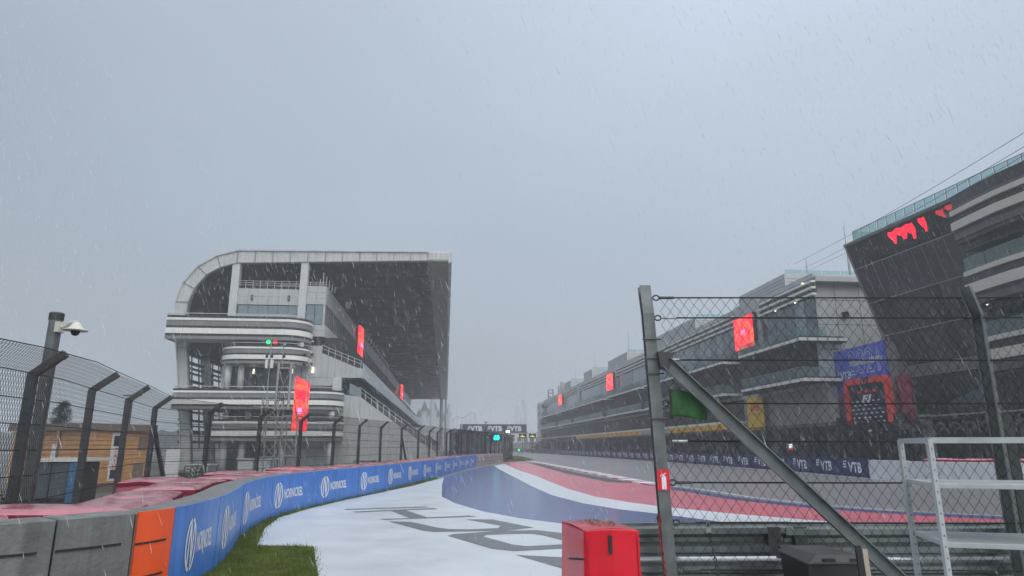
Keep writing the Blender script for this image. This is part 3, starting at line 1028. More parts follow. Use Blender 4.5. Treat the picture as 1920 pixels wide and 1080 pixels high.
# guard rail: three corrugated beams on posts
gr = thing('guard_rail', 'grey three-beam steel guard rail behind the near right fence', 'guard rail', (1.0, FY + .38, 0))
prof = [(0, .155), (.02, .150), (.02, .13), (.075, .105), (.075, .055), (.012, .02), (.012, -.02), (.075, -.055), (.075, -.105), (.02, -.13), (.02, -.150), (0, -.155)]
GY = FY + .42
for zc in (0.845, 0.515, 0.185):
    for (x0, x1, y0, y1) in ((0.55, 2.62, GY + .01, GY), (2.56, 4.9, GY - .012, GY - .03), (4.84, 9.2, GY - .042, GY - .14)):
        b = MB()
        n = len(prof)
        b.v += [(x0, y0 - p[0], zc + p[1]) for p in prof] + [(x1, y1 - p[0], zc + p[1] + .015) for p in prof]
        b.f += [(i, i + 1, n + i + 1, n + i) for i in range(n - 1)]
        o = b.part('beam', rail_m, gr)
        sm = o.modifiers.new('solid', 'SOLIDIFY'); sm.thickness = .004
for x in (1.15, 2.58, 4.86, 6.9):
    pbox(gr, 'post', x - .05, x + .05, GY + .02, GY + .14, -.05, .98, galv_dark)
for x in (2.45, 2.70, 4.75, 4.98):
    pbox(gr, 'splice', x - .06, x + .06, GY - .075, GY - .06, .72, .97, galv_dark)
b = MB(); b.tube([(.75, FY + .26, .695), (2.62, FY + .25, .70)], .011, 8); wp = b.top('white_conduit', rack_m, 'thin white pipe running level in front of the guard rail', 'pipe')
b = MB(); b.tube([(2.30, FY + .2, .585), (2.72, FY + .18, .59)], .012, 8)
# chains
def chain(name, label, pts, r, m, grp=None, cat='chain'):
    b = MB()
    L_ = 0.0
    P = Path3(pts)
    n = int(P.n / .034)
    for i in range(n):
        c = P.at(i * .034); dvec = (P.at(i * .034 + .02) - c).normalized()
        o_ = Vector((1, 0, 0)) if i % 2 else Vector((0, 1, 0))
        s_ = (o_ - dvec * o_.dot(dvec)).normalized()
        ring = [c + dvec * (.021 * math.cos(a)) + s_ * (.012 * math.sin(a)) for a in [k_ * math.pi / 4 for k_ in range(9)]]
        b.tube(ring, r, 4, cap=False)
    return b.top(name, m, label, cat, grp)


class Path3:
    def __init__(self, pts):
        self.p = [Vector(p) for p in pts]; self.c = [0]
        for i in range(len(pts) - 1): self.c.append(self.c[-1] + (self.p[i + 1] - self.p[i]).length)
        self.n = self.c[-1]
    def at(self, d):
        d = max(0, min(self.n, d)); i = 0
        while i < len(self.p) - 2 and self.c[i + 1] < d: i += 1
        return self.p[i].lerp(self.p[i + 1], (d - self.c[i]) / max(1e-6, self.c[i + 1] - self.c[i]))


chain('hanging_chain', 'rusty red chain hanging beside the near fence post', [(1.295, FY - .09, 1.10), (1.285, FY - .09, .95), (1.31, FY - .09, .75), (1.33, FY - .09, .58)], .0045, chain_red, 'chains on the near fence')
chain('hanging_chain', 'steel chain with padlock hanging from the lowest mesh cable', [(1.72, FY - .07, 1.05), (1.735, FY - .07, .92), (1.76, FY - .07, .78), (1.775, FY - .07, .64), (1.78, FY - .07, .52)], .005, galv_dark, 'chains on the near fence')
pl_ = thing('padlock', 'small steel padlock on the chain below the cable', 'padlock', (1.715, FY - .085, 1.0))
pbox(pl_, 'body', 1.695, 1.735, FY - .10, FY - .08, .975, 1.015, shackle_m)
b = MB(); b.tube([(1.702, FY - .09, 1.01), (1.702, FY - .09, 1.05), (1.715, FY - .09, 1.065), (1.728, FY - .09, 1.05), (1.728, FY - .09, 1.01)], .004, 6); b.part('shackle', shackle_m, pl_)
b = MB()
b.tube([(1.29, FY - .08, 1.13), (1.275, FY - .08, 1.09), (1.285, FY - .08, 1.05), (1.305, FY - .08, 1.07), (1.30, FY - .08, 1.12)], .010, 6)
b.top('karabiner', galv_dark, 'dark steel hook holding the rusty chain on the post', 'hook')
b = MB()
b.tube([(1.10, FY - .6, .57), (1.13, FY - .6, .66), (1.19, FY - .58, .64), (1.17, FY - .58, .58), (1.24, FY - .55, .60), (1.30, FY - .5, .54)], .014, 6)
sp_ = b.top('hook_strap', black_m, 'black curled rubber hook beside the red cabinet', 'strap')
b = MB(); b.tube([(1.12, FY - .58, .53), (1.2, FY - .56, .56), (1.28, FY - .54, .53), (1.36, FY - .5, .56)], .02, 6); b.top('red_strap', redbox_m, 'short red webbing strap at the foot of the near post', 'strap')

# green cloth on the mesh
b = MB()
nx_, ny_ = 10, 8
for j in range(ny_ + 1):
    for i in range(nx_ + 1):
        u, v = i / nx_, j / ny_
        b.v.append((1.44 + .34 * u, FY - .075 - .02 * math.sin(u * 9 + v * 2) * (v + .2), 2.20 - .235 * v - .02 * u + .012 * math.sin(u * 6)))
for j in range(ny_):
    for i in range(nx_):
        a = j * (nx_ + 1) + i
        b.f.append((a, a + 1, a + nx_ + 2, a + nx_ + 1))
cloth = thing('green_flag', 'folded dark green flag hung on the fence mesh', 'flag', (1.44, FY - .08, 1.96))
o = b.part('cloth', green_m, cloth, smooth=True); sm = o.modifiers.new('solid', 'SOLIDIFY'); sm.thickness = .006
b = MB(); b.bar((1.445, FY - .085, 2.215), (1.455, FY - .085, 1.95), .02); b.part('stick', black_m, cloth)

# ------------------------------------------------------------------ red fire cabinet
rc = thing('fire_cabinet', 'red plastic fire cabinet with domed dirty lid', 'cabinet', (0.6, 4.95, 0))
wv, dvv = Vector((.372, .02, 0)), Vector((-.11, .56, 0))
base = Vector((0.472, 4.60, 0))
def cab(u, v, z, k=0.0): return base + wv * (u + (u - .5) * k) + dvv * (v + (v - .5) * k) + Vector((0, 0, z))
b = MB()
rings = []
levels = [(0.0, .10), (.5, .06), (.95, .0), (1.155, -.01), (1.165, -.02)]
for z, k in levels:
    ring = []
    for (u, v) in [(0, 0), (.25, -.012), (.5, -.02), (.75, -.012), (1, 0), (1, .5), (1, 1), (.5, 1), (0, 1), (0, .5)]:
        ring.append(cab(u, v, z + (.012 * (1 - (2 * u - 1) ** 2) if z > 1.1 else 0), k))
    rings.append(ring)
for r in rings: b.v += [tuple(p) for p in r]
n = 10
for i in range(len(rings) - 1):
    for j in range(n):
        q = (j + 1) % n
        b.f.append((i * n + j, i * n + q, (i + 1) * n + q, (i + 1) * n + j))
b.part('body', redbox_m, rc, bevel=0.012)
b = MB()
for j in range(5):
    for i in range(7):
        u, v = i / 6, j / 4
        p = cab(.02 + u * .96, .02 + v * .96, 1.163 + .014 * (1 - (2 * u - 1) ** 2) + .008 * math.sin(v * 3.14))
        b.v.append(tuple(p))
for j in range(4):
    for i in range(6):
        a = j * 7 + i; b.f.append((a, a + 1, a + 8, a + 7))
b.part('lid', redlid_m, rc, smooth=True)
b = MB(); rl_ = random.Random(4)
for _ in range(260):
    a_, r_ = rl_.uniform(0, 6.28), math.sqrt(rl_.random())
    u, v = .52 + .30 * r_ * math.cos(a_), .52 + .36 * r_ * math.sin(a_)
    p = cab(u, v, 1.168 + .014 * (1 - (2 * u - 1) ** 2) + .008 * math.sin(v * 3.14) + rl_.uniform(0, .005)); q = Vector((rl_.gauss(0, 1), rl_.gauss(0, 1), rl_.gauss(0, .3))).normalized() * rl_.uniform(.006, .014); w_ = Vector((-q.y, q.x, .002)) * .5
    b.face([p - q, p - w_, p + q, p + w_])
ll_ = b.part('leaf_litter', roof_br, rc); ll_['kind'] = 'stuff'
b = MB(); p = cab(.45, -.03, 0)
b.box(p.x - .012, p.x + .012, p.y - .004, p.y + .01, 1.02, 1.135); b.part('handle_slot', black_m, rc)
for u_ in (.06, .94):
    b = MB(); p0_, p1_ = cab(u_, -.012, .2, .05), cab(u_, -.012, 1.12, .0); b.bar(p0_, p1_, .004, .004); b.part('door_seam', mat('seam_red', (.22, .004, .01), .5), rc)
b = MB(); a0, a1 = cab(-.014, .04, .985), cab(-.014, .62, .94); b.bar(a0, a1, .006, .012); b.part('lid_seam', groove_m, rc)

# ------------------------------------------------------------------ wheelie bin
wb = thing('wheelie_bin', 'black plastic wheelie bin in front of the guard rail', 'bin', (2.31, 5.4, 0))
b = MB()
b.hexa([(2.09, 5.22, .06), (2.53, 5.22, .06), (2.53, 5.72, .06), (2.09, 5.72, .06)], [(2.03, 5.12, .945), (2.58, 5.12, .945), (2.58, 5.80, .945), (2.03, 5.80, .945)])
b.part('body', black_m, wb, bevel=.02)
b = MB()
b.hexa([(1.985, 5.06, .935), (2.615, 5.06, .935), (2.60, 5.84, .945), (2.00, 5.84, .945)], [(2.12, 5.12, 1.015), (2.555, 5.12, 1.015), (2.54, 5.80, 1.005), (2.10, 5.80, 1.005)])
lid_m = mat('bin_lid', (0.040, 0.043, 0.045), 0.55, var=0.2, scale=12)
ld = b.part('lid', lid_m, wb, bevel=.03)
for x0, x1 in ((2.16, 2.29), (2.44, 2.52)):
    pbox(ld, 'lid_recess', x0, x1, 5.075, 5.09, .958, .985, black_m)
b = MB(); b.tube([(2.06, 5.84, .98), (2.56, 5.84, .98)], .016, 8); b.part('handle', black_m, wb)
for x in (2.05, 2.56):
    b = MB(); b.tube([(x - .025, 5.78, .10), (x + .025, 5.78, .10)], .10, 16); b.part('wheel', black_m, wb)
wb.location.x += 0.20; wb.location.y += 0.32; wb.scale = (.77, .85, .875)
for i, (x, z, m_) in enumerate(((2.525, 1.0, black_m), (2.57, .975, wood_m))):
    b = MB(); b.bar((x, 5.14, z), (x + .015, 5.10, -.0), .036, .022)
    b.top('timber_stake', m_, ('dark stake standing upright beside the wheelie bin' if i == 0 else 'pale timber stake standing upright beside the wheelie bin'), 'stake')

# ------------------------------------------------------------------ white metal rack
rk = thing('shelf_rack', 'white painted steel shelf rack at the right edge', 'rack', (2.55, 3.75, 0))
RC = {'FL': (2.212, 3.60), 'BL': (2.345, 4.10), 'BR': (2.985, 3.93), 'FR': (2.852, 3.43)}
for kx, (x, y) in RC.items():
    b = MB(); s_ = .0125
    b.box(x - s_, x - s_ + .004, y - s_, y + s_, 0, 1.74); b.box(x - s_ + .004, x + s_, y - s_, y - s_ + .004, 0, 1.74)
    lg = b.part('leg', rack_m, rk)
    q = MB()
    for i in range(30):
        z = .12 + i * .054
        q.box(x - .002, x + .002, y - s_ - .0015, y - s_ - .0005, z, z + .008)
    ho = q.part('bolt_holes', groove_m, lg); ho['kind'] = 'stuff'
rz = math.atan2(RC['BR'][1] - RC['BL'][1], RC['BR'][0] - RC['BL'][0])
for pr in (('FL', 'BL'), ('BL', 'BR'), ('BR', 'FR'), ('FR', 'FL')):
    a, c = RC[pr[0]], RC[pr[1]]
    b = MB(); b.bar((a[0], a[1], 1.735), (c[0], c[1], 1.735), .018, .028); b.part('top_rail', rack_m, rk)
for z in (1.515, 1.225, .80, .35):
    b = MB()
    q = [RC['FL'], RC['FR'], RC['BR'], RC['BL']]
    cx, cy = sum(p[0] for p in q) / 4, sum(p[1] for p in q) / 4
    qq = [(cx + (p[0] - cx) * .985, cy + (p[1] - cy) * .985) for p in q]
    b.hexa([(p[0], p[1], z - .026) for p in qq], [(p[0], p[1], z) for p in qq])
    b.part('shelf', rack_m, rk, bevel=.004)

# ------------------------------------------------------------------ grandstand
S0, S1 = 95.0, 388.0
GB = -1.3
gs = thing('grandstand', 'large grandstand with curved steel roof and striped balconies left of the straight', 'grandstand', (-20, S0, GB), 's')
rib_o = [(-35.0, GB), (-35.6, 4), (-36.4, 9.3), (-37.3, 15.0), (-38.0, 19.3), (-38.2, 21.5), (-37.44, 24.3), (-35.7, 26.7), (-33.2, 28.36), (-30.4, 29.2)]
rib_i = [(-33.6, GB), (-34.25, 4), (-35.0, 9.3), (-35.9, 15.0), (-36.5, 19.35), (-36.4, 21.5), (-35.8, 23.45), (-34.4, 25.5), (-32.6, 26.65), (-30.4, 27.35)]
NB = 11
for i in range(1, NB + 1):
    f = i / NB
    rib_o.append((-30.4 + f * 27.1, 29.2 + .52 * f)); rib_i.append((-30.4 + f * 27.1, 27.35 + 1.08 * f))


def rib_seg(b, i, y0, y1, g=0.0):
    o0, o1, i0, i1 = rib_o[i], rib_o[i + 1], rib_i[i], rib_i[i + 1]
    b.prism_y([i0, i1, o1, o0][::-1], y0, y1)


for i in range(len(rib_o) - 1):
    b = MB(); rib_seg(b, i, S0 - .25, S0 + .25)
    p = b.part('beam_panel', steelw, gs)
    b = MB(); b.bar((rib_o[i][0], S0 - .30, rib_o[i][1]), (rib_i[i][0], S0 - .30, rib_i[i][1]), .10, .10, (0, 1, 0)); b.part('stiffener', steel_mid, p)
    b = MB(); b.bar((rib_o[i][0], S0 - .1, rib_o[i][1] + .02), (rib_o[i + 1][0], S0 - .1, rib_o[i + 1][1] + .02), .75, .16, (0, 0, 1) if i > 5 else (1, 0, 0)); b.part('flange', steelw, p)
    b = MB(); b.bar((rib_i[i][0], S0 - .1, rib_i[i][1] - .02), (rib_i[i + 1][0], S0 - .1, rib_i[i + 1][1] - .02), .75, .12, (0, 0, 1) if i > 5 else (1, 0, 0)); b.part('flange', steel_mid, p)
b = MB(); b.box(-3.35, -.05, S0 - .5, S0 + .4, 28.35, 29.86); b.part('beam_end', steelw, gs, bevel=.25)
for sr in (104.0, 113.0, 122.0):
    b = MB()
    for i in range(5): rib_seg(b, i, sr - .3, sr + .3)
    b.part('rib_leg', steel_mid, gs)
# roof skin: outer sheet, dark underside, edge strip
b = MB()
n0 = 3
outer = [(p[0], p[1] + .06) for p in rib_o[n0:]] + [(-.4, 29.78)]
inner = [(p[0], p[1] + .5) if p[0] > -31 else (p[0] + .1, p[1] + .1) for p in rib_i[n0:]] + [(-.4, 29.0)]
for i in range(len(outer) - 1):
    b.face([(outer[i][0], S0 + .3, outer[i][1]), (outer[i + 1][0], S0 + .3, outer[i + 1][1]), (outer[i + 1][0], S1, outer[i + 1][1]), (outer[i][0], S1, outer[i][1])])
b.part('roof_sheet', steelw, gs)
b = MB()
for i in range(len(inner) - 1):
    b.face([(inner[i][0], S0 + .3, inner[i][1]), (inner[i][0], S1, inner[i][1]), (inner[i + 1][0], S1, inner[i + 1][1]), (inner[i + 1][0], S0 + .3, inner[i + 1][1])])
b.face([(inner[0][0], S1, inner[0][1])] + [(p[0], S1, p[1]) for p in outer] + [(p[0], S1, p[1]) for p in inner[::-1]][:-1])
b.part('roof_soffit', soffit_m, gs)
b = MB(); b.prism_y([(-3.3, 28.42), (-.25, 28.20), (-.25, 28.95), (-3.3, 28.9)], S0 + .42, S1); b.part('edge_soffit', soffit_l, gs)
b = MB(); b.prism_y([(-.24, 28.1), (.22, 28.3), (.28, 29.5), (.05, 29.85), (-.24, 29.82)], S0 - .4, S1 + .2); b.part('edge_fascia', steelw, gs)
sp = S0 + 8
while sp < S1 - 2:
    z = 28.3
    pbox(gs, 'purlin', -24, -3.3, sp - .12, sp + .12, 28.0, 28.42, seat_m)
    sp += 9.0
for sx_ in (-3.0, -.6):
    b = MB(); b.tube([(sx_, S1 - 6, GB), (sx_, S1 - 6, 28.3)], 1.0 if sx_ < -1 else .6, 10); b.part('roof_column', steel_mid, gs)
# dark fill behind the louvres and rear wall of the concourse
pbox(gs, 'rear_wall', -35.2, -34.9, 122.6, S1 - 10, GB, 16, soffit_m)
# louvre slats between the left legs
for (y0, y1) in ((S0 + .5, 103.6), (104.4, 112.6)):
    z = 2.2
    k = 0
    while z < 15.2:
        tt_ = -36.2 - (z - 9) * .10
        h = (.55 if k % 4 == 1 else .18) if k % 3 else .32
        pbox(gs, 'louvre', tt_ - .55, tt_ + .05, y0, y1, z, z + h, b_dark)
        z += h + (.5 if k % 3 else .9); k += 1
    for yy in (y0 + 1.2, y0 + 4.2, y0 + 7.0):
        b = MB(); b.bar((-35.6, yy, 1.5), (-37.1, yy, 15.4), .16, .16); b.part('louvre_mullion', b_dark, gs)

# end wall: columns, cladding panels, windows
pbox(gs, 'column', -30.95, -29.9, S0 - .35, S0 + .7, 9.0, 27.35, panel_l)
pbox(gs, 'column', -21.4, -20.36, S0 - .35, S0 + .7, GB, 27.75, panel_l)


def panels(root, x0, x1, z0, z1, nx_, nz_, y, m, gap=.025, d=.12, name='wall_panel'):
    for i in range(nx_):
        for j in range(nz_):
            a, c = x0 + (x1 - x0) * i / nx_, x0 + (x1 - x0) * (i + 1) / nx_
            e0, e1 = z0 + (z1 - z0) * j / nz_, z0 + (z1 - z0) * (j + 1) / nz_
            pbox(root, name, a + gap / 2, c - gap / 2, y - d, y, e0 + gap / 2, e1 - gap / 2, m)


panels(gs, -29.9, -21.4, 21.35, 23.7, 6, 2, S0 + .05, panel_m)
panels(gs, -29.9, -21.4, 19.0, 19.95, 6, 1, S0 + .05, panel_m)
panels(gs, -29.75, -21.45, 20.0, 21.3, 6, 1, S0 + .12, win_pale, .06, .06, 'window_pane')
panels(gs, -20.36, -17.65, 21.55, 24.2, 2, 3, S0 + .05, panel_m)
panels(gs, -20.36, -17.65, 16.9, 18.6, 2, 2, S0 + .05, panel_m)
panels(gs, -20.3, -17.95, 18.64, 21.52, 2, 1, S0 + .10, win_pale, .08, .06, 'window_pane')
pbox(gs, 'corner_post', -17.94, -17.65, S0 - .07, S0 + .2, 18.62, 21.54, panel_m)
for x in (-27.9, -22.8):
    q = pbox(gs, 'wall_lamp', x - .14, x + .14, S0 - .25, S0 - .075, 22.0, 22.75, b_dark)
    pbox(q, 'lamp_glass', x - .07, x + .07, S0 - .27, S0 - .252, 22.15, 22.6, win_pale)
# upper storey body along the stand
pbox(gs, 'upper_core', -30.5, -17.85, S0 + .2, 332, 16.95, 24.1, dark_in)
pbox(gs, 'upper_parapet', -17.86, -17.6, S0 + .2, 332, 21.6, 24.2, panel_m)
pbox(gs, 'upper_sill', -17.86, -17.55, S0 + .06, 332, 16.9, 18.62, panel_l)
pbox(gs, 'upper_glazing', -17.84, -17.76, S0 + .2, 332, 18.62, 21.6, win_dark)
y = S0 + 1.2
while y < 190:
    pbox(gs, 'mullion', -17.8, -17.62, y, y + .14, 18.64, 21.58, b_grey); y += 1.6 if y < 140 else 3.2
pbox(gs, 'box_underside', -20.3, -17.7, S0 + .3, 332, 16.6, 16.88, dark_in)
# terrace rail and sloping stair wall under the roof
b = MB(); b.prism_y([(-28.4, 24.2), (-25.0, 25.75), (-22.6, 25.8), (-22.6, 26.8), (-21.6, 26.9), (-21.6, 23.9), (-28.4, 23.9)][::-1], S0 + 5, S0 + 5.4); b.part('stair_wall', panel_m, gs)
for z in (24.25, 24.55, 24.85):
    b = MB(); b.bar((-29.9, S0 + .1, z), (-21.4, S0 + .1, z), .05); b.part('rail', steelw, gs)
    b = MB(); b.bar((-20.3, S0 + .1, z), (-17.7, S0 + .1, z), .05); b.part('rail', steelw, gs)
for x in [-29.0, -28, -27, -26, -25, -24, -23, -22, -20.0, -19.2, -18.4]:
    pbox(gs, 'rail_post', x - .03, x + .03, S0 + .07, S0 + .13, 23.7, 24.9, steelw)
pbox(gs, 'terrace_coping', -29.9, -17.6, S0 - .12, S0 + .3, 23.71, 23.85, panel_l) if False else None
for i, h in enumerate((1.1, 2.3, 1.8, 1.4, .9, .7)):
    pbox(gs, 'flag_mast', -18.75 + i * .33, -18.65 + i * .33, S0 + .4 + i * .6, S0 + .5 + i * .6, 24.1, 24.3 + h, steelw)
# floodlights along the front edge of the upper storey
for i in range(13):
    yy = 134 + i * 5.2
    pbox(gs, 'floodlight', -17.5, -17.1, yy, yy + .7, 24.2, 25.3, b_white)
pbox(gs, 'roof_cctv', -17.3, -16.7, 111, 112.6, 24.6, 25.5, b_white)
# screens on the parapet
for y0, y1 in ((127.5, 132.5), (250, 258)):
    q = pbox(gs, 'led_screen', -17.2, -16.75, y0, y1, 18.3, 24.4, led_m)
    pbox(q, 'screen_logo', -16.74, -16.72, y0 + 1, y1 - 1, 20.6, 21.3, led_logo)
    pbox(q, 'screen_case', -17.5, -17.22, y0 - .2, y1 + .2, 18.1, 24.6, b_dark)
    b = MB(); b.box(-17.2, -16.75, y0 - .05, y0 - .02, 18.35, 24.35); b.part('screen_edge', led_m, q)


def strips(x0, x1, ztop, zbot, w, y, m, d=.2):
    x = x0
    while x < x1 - .05:
        e_ = min(x + w, x1)
        b = MB(); b.prism_y([(x + .012, zbot(x)), (e_ - .012, zbot(e_)), (e_ - .012, ztop(e_)), (x + .012, ztop(x))], y - d, y)
        b.part('wall_panel', panel_m, gs); x = e_


def pw(pts):
    def f(x):
        for i in range(len(pts) - 1):
            if x <= pts[i + 1][0]:
                a, c = pts[i], pts[i + 1]
                return a[1] + (c[1] - a[1]) * (x - a[0]) / max(1e-6, c[0] - a[0])
        return pts[-1][1]
    return f


strips(-20.3, -17.72, lambda x: 15.6, lambda x: 11.15, .86, S0 + .1, panel_m)
strips(-17.72, -11.86, pw([(-17.72, 14.6), (-12.3, 12.4), (-11.86, 12.4)]), lambda x: 11.15, 1.0, S0 + .1, panel_m)
strips(-20.3, -15.7, lambda x: 11.12, lambda x: 10.0, 1.15, S0 + .1, panel_m)
pbox(gs, 'column', -15.9, -14.75, S0 - .25, S0 + .7, 8.8, 11.14, panel_l)
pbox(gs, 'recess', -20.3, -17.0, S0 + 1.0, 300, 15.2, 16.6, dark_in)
b = MB(); b.prism_y([(-17.7, 14.55), (-12.2, 12.35), (-12.2, 12.1), (-17.7, 14.2)][::-1], S0 + .12, 332); b.part('mid_tier', seat_m, gs)
pbox(gs, 'mid_parapet', -12.1, -11.84, S0 + .11, 332, 11.15, 12.45, panel_l)
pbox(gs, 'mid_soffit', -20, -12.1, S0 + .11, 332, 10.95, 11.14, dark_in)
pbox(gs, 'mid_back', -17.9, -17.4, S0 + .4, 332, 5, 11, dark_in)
pbox(gs, 'mid_glazing', -12.06, -11.98, S0 + .3, 332, 12.46, 13.4, win_dark)
# rails on the sloping ends
def slope_rail(p0, p1, n, y, h=1.05):
    for k_ in (h, h * .55):
        b = MB(); b.bar((p0[0], y, p0[1] + k_), (p1[0], y, p1[1] + k_), .06); b.part('rail', steelw, gs)
    for i in range(n + 1):
        f = i / n; x, z = p0[0] + (p1[0] - p0[0]) * f, p0[1] + (p1[1] - p0[1]) * f
        pbox(gs, 'rail_post', x - .035, x + .035, y - .035, y + .035, z, z + h, steelw)


slope_rail((-17.7, 14.65), (-12.2, 12.5), 6, S0)
low_top = pw([(-14.8, 8.8), (-12.2, 8.6), (-2.0, 1.3), (-1.2, .9)])
strips(-20.3, -14.8, lambda x: 8.8, lambda x: GB, 1.38, S0 + .1, panel_m)
strips(-14.8, -1.2, low_top, lambda x: GB, 1.36, S0 + .1, panel_m)
slope_rail((-12.2, 8.65), (-2.0, 1.35), 12, S0 + .2, 1.2)
b = MB(); b.prism_y([(-14.0, 9.6), (-1.3, .9), (-1.3, .4), (-14.0, 8.9)][::-1], S0 + .3, 330); b.part('lower_tier', seat_m, gs)
pbox(gs, 'lower_parapet', -1.4, -1.15, S0 + .2, 330, GB, 1.1, panel_m)
b = MB(); b.prism_y([(-13.6, 10.4), (-12.0, 9.6), (-11.9, 8.4), (-13.6, 8.9)][::-1], S0 - .05, S0 + .02); b.part('glass_screen', win_pale, gs)
q = pbox(gs, 'wall_lamp', -18.9, -18.6, S0 - .42, S0 - .12, 11.75, 12.55, led_warm)
# striped balconies
PROF = [(0.00, .11, 'd', .0), (.11, .21, 'w', .10), (.21, .44, 'g', .02), (.44, .54, 'd', .0), (.54, .77, 'w', .10), (.77, .87, 'd', .0), (.87, 1.0, 'g', .06)]


def rounded(x0, x1, y0, yb, r, left, right):
    pts = []
    if left:
        pts.append((x0, yb))
        pts += [(x0 + r - r * math.cos(a), y0 + r - r * math.sin(a)) for a in [k_ * math.pi / 2 / 8 for k_ in range(9)]]
    else:
        pts += [(x0, yb), (x0, y0)]
    if right:
        pts += [(x1 - r + r * math.sin(a), y0 + r - r * math.cos(a)) for a in [k_ * math.pi / 2 / 8 for k_ in range(9)]]
        pts.append((x1, yb))
    else:
        pts += [(x1, y0), (x1, yb)]
    return pts


def offset_poly(pts, o):
    out = []
    m = len(pts)
    for i, p in enumerate(pts):
        a, c = pts[max(i - 1, 0)], pts[min(i + 1, m - 1)]
        dx, dy = c[0] - a[0], c[1] - a[1]
        if i == 0: dx, dy = pts[1][0] - p[0], pts[1][1] - p[1]
        if i == m - 1: dx, dy = p[0] - a[0], p[1] - a[1]
        l_ = math.hypot(dx, dy) or 1
        out.append((p[0] + dy / l_ * o, p[1] - dx / l_ * o))
    return out


def band(root, pts, z0, z1, prof=PROF, ms=None, th=.3):
    ms = ms or {'d': b_dark, 'w': b_white, 'g': b_grey}
    H_ = z1 - z0
    nm = {'d': 'dark_stripe', 'w': 'white_stripe', 'g': 'grey_stripe', 'b': 'beige_stripe', 'n': 'brown_stripe'}
    for (a, c, k_, pr) in prof:
        o_, i_ = offset_poly(pts, pr), offset_poly(pts, -th)
        b = MB(); za, zc = z1 - c * H_ + .004, z1 - a * H_ - .004
        n = len(o_)
        for i in range(n): b.v += [(o_[i][0], o_[i][1], za), (i_[i][0], i_[i][1], za), (i_[i][0], i_[i][1], zc), (o_[i][0], o_[i][1], zc)]
        for i in range(n - 1):
            for j in range(4):
                m = (j + 1) % 4
                b.f.append((4 * i + j, 4 * i + m, 4 * i + 4 + m, 4 * i + 4 + j))
        b.f.append((0, 3, 2, 1)); b.f.append((4 * n - 4, 4 * n - 3, 4 * n - 2, 4 * n - 1))
        b.part(nm[k_], ms[k_], root)


SB = 90.6
for (x0, x1, z0, z1, l_, yb, y0) in ((-37.35, -19.15, 15.65, 18.85, False, S0 - .4, SB), (-30.6, -19.1, 12.5, 15.0, True, S0 + 1.5, SB), (-35.5, -14.25, 6.5, 9.15, False, S0 - .4, SB), (-30.1, -14.1, 2.45, 5.25, False, S0 - .4, SB)):
    pts = rounded(x0, x1, y0, yb, 3.2, l_, True)
    band(gs, pts, z0, z1)
    b = MB(); b.prism_z(offset_poly(pts, -.28), z0 + .06, z0 + .5); b.part('balcony_slab', panel_m, gs)
    rp = offset_poly(pts, -.1)
    b = MB(); b.tube([(p[0], p[1], z1 + .28) for p in rp], .05, 5); b.part('hand_rail', steelw, gs)
# glazing and columns behind the balconies
panels(gs, -29.9, -21.45, 9.2, 12.5, 5, 1, S0 + .9, win_m, .12, .08, 'window_pane')
panels(gs, -29.9, -21.45, 15.0, 15.66, 3, 1, S0 + .9, win_dark, .08, .08, 'window_pane')
panels(gs, -29.9, -20.4, 5.3, 6.5, 6, 1, S0 + .9, win_dark, .1, .08, 'window_pane')
panels(gs, -29.9, -14.9, GB, 2.45, 9, 1, S0 + .9, win_dark, .14, .08, 'window_pane')
panels(gs, -20.3, -15.8, 9.0, 10.0, 3, 1, S0 + .2, b_brown, .06, .06, 'window_pane')
pbox(gs, 'core', -30.2, -14.9, S0 + 1.0, 330, GB, 16.9, dark_in)
pbox(gs, 'end_wall_fill', -30.2, -20.3, S0 + 1.0, S0 + 1.2, 16.9, 23.7, dark_in)
for (x, z0, z1) in ((-29.3, 9.0, 12.6), (-27.6, 9.0, 12.6), (-20.1, 12.4, 15.8), (-29.0, 5.2, 6.6), (-26.2, 5.2, 6.6), (-15.4, 5.0, 6.6), (-28.9, GB, 2.6), (-26.6, GB, 2.6), (-15.3, GB, 2.6), (-21.5, GB, 2.6)):
    b = MB(); b.tube([(x, 92.2, z0), (x, 92.2, z1)], .42, 14); b.part('round_column', panel_l, gs, smooth=True)
for (x, z) in ((-27.0, 12.0), (-21.6, 12.1)):
    pbox(gs, 'wall_lamp', x - .1, x + .1, S0 + .6, S0 + .75, z - .35, z + .3, led_warm)
pbox(gs, 'sign_light', -18.6, -16.6, S0 + .0, S0 + .08, 6.0, 6.35, mat('lamp_dim_yellow', (.1, .09, 0), .5, emit=(.75, .62, .12), estr=.5))

# signal lamps on the terrace
for (px, m_, nm, lb) in ((-24.2, led_green, 'signal_lamp', 'small green lamp on the grandstand terrace'), (-23.3, glow_red, 'signal_lamp', 'small red lamp on the grandstand terrace')):
    r_ = thing(nm, lb, 'lamp', (px, 91.4, 15.3), 's', 'signal lamps on the terrace')
    b = MB(); b.lathe([(.05, .1), (.22, .18), (.28, .4), (.2, .6), (.05, .68)], (px, 91.4, 15.1), 12); b.part('lens', m_, r_, smooth=True)
    pbox(r_, 'base', px - .12, px + .12, 91.3, 91.5, 14.9, 15.2, b_dark)

# ------------------------------------------------------------------ lattice mast with lit screen
MX, MY = -14.6, 42.5
mz = gz(MX, MY)
mt = thing('lattice_mast', 'steel lattice mast carrying floodlights and aerials in front of the grandstand', 'mast', (MX, MY, mz))


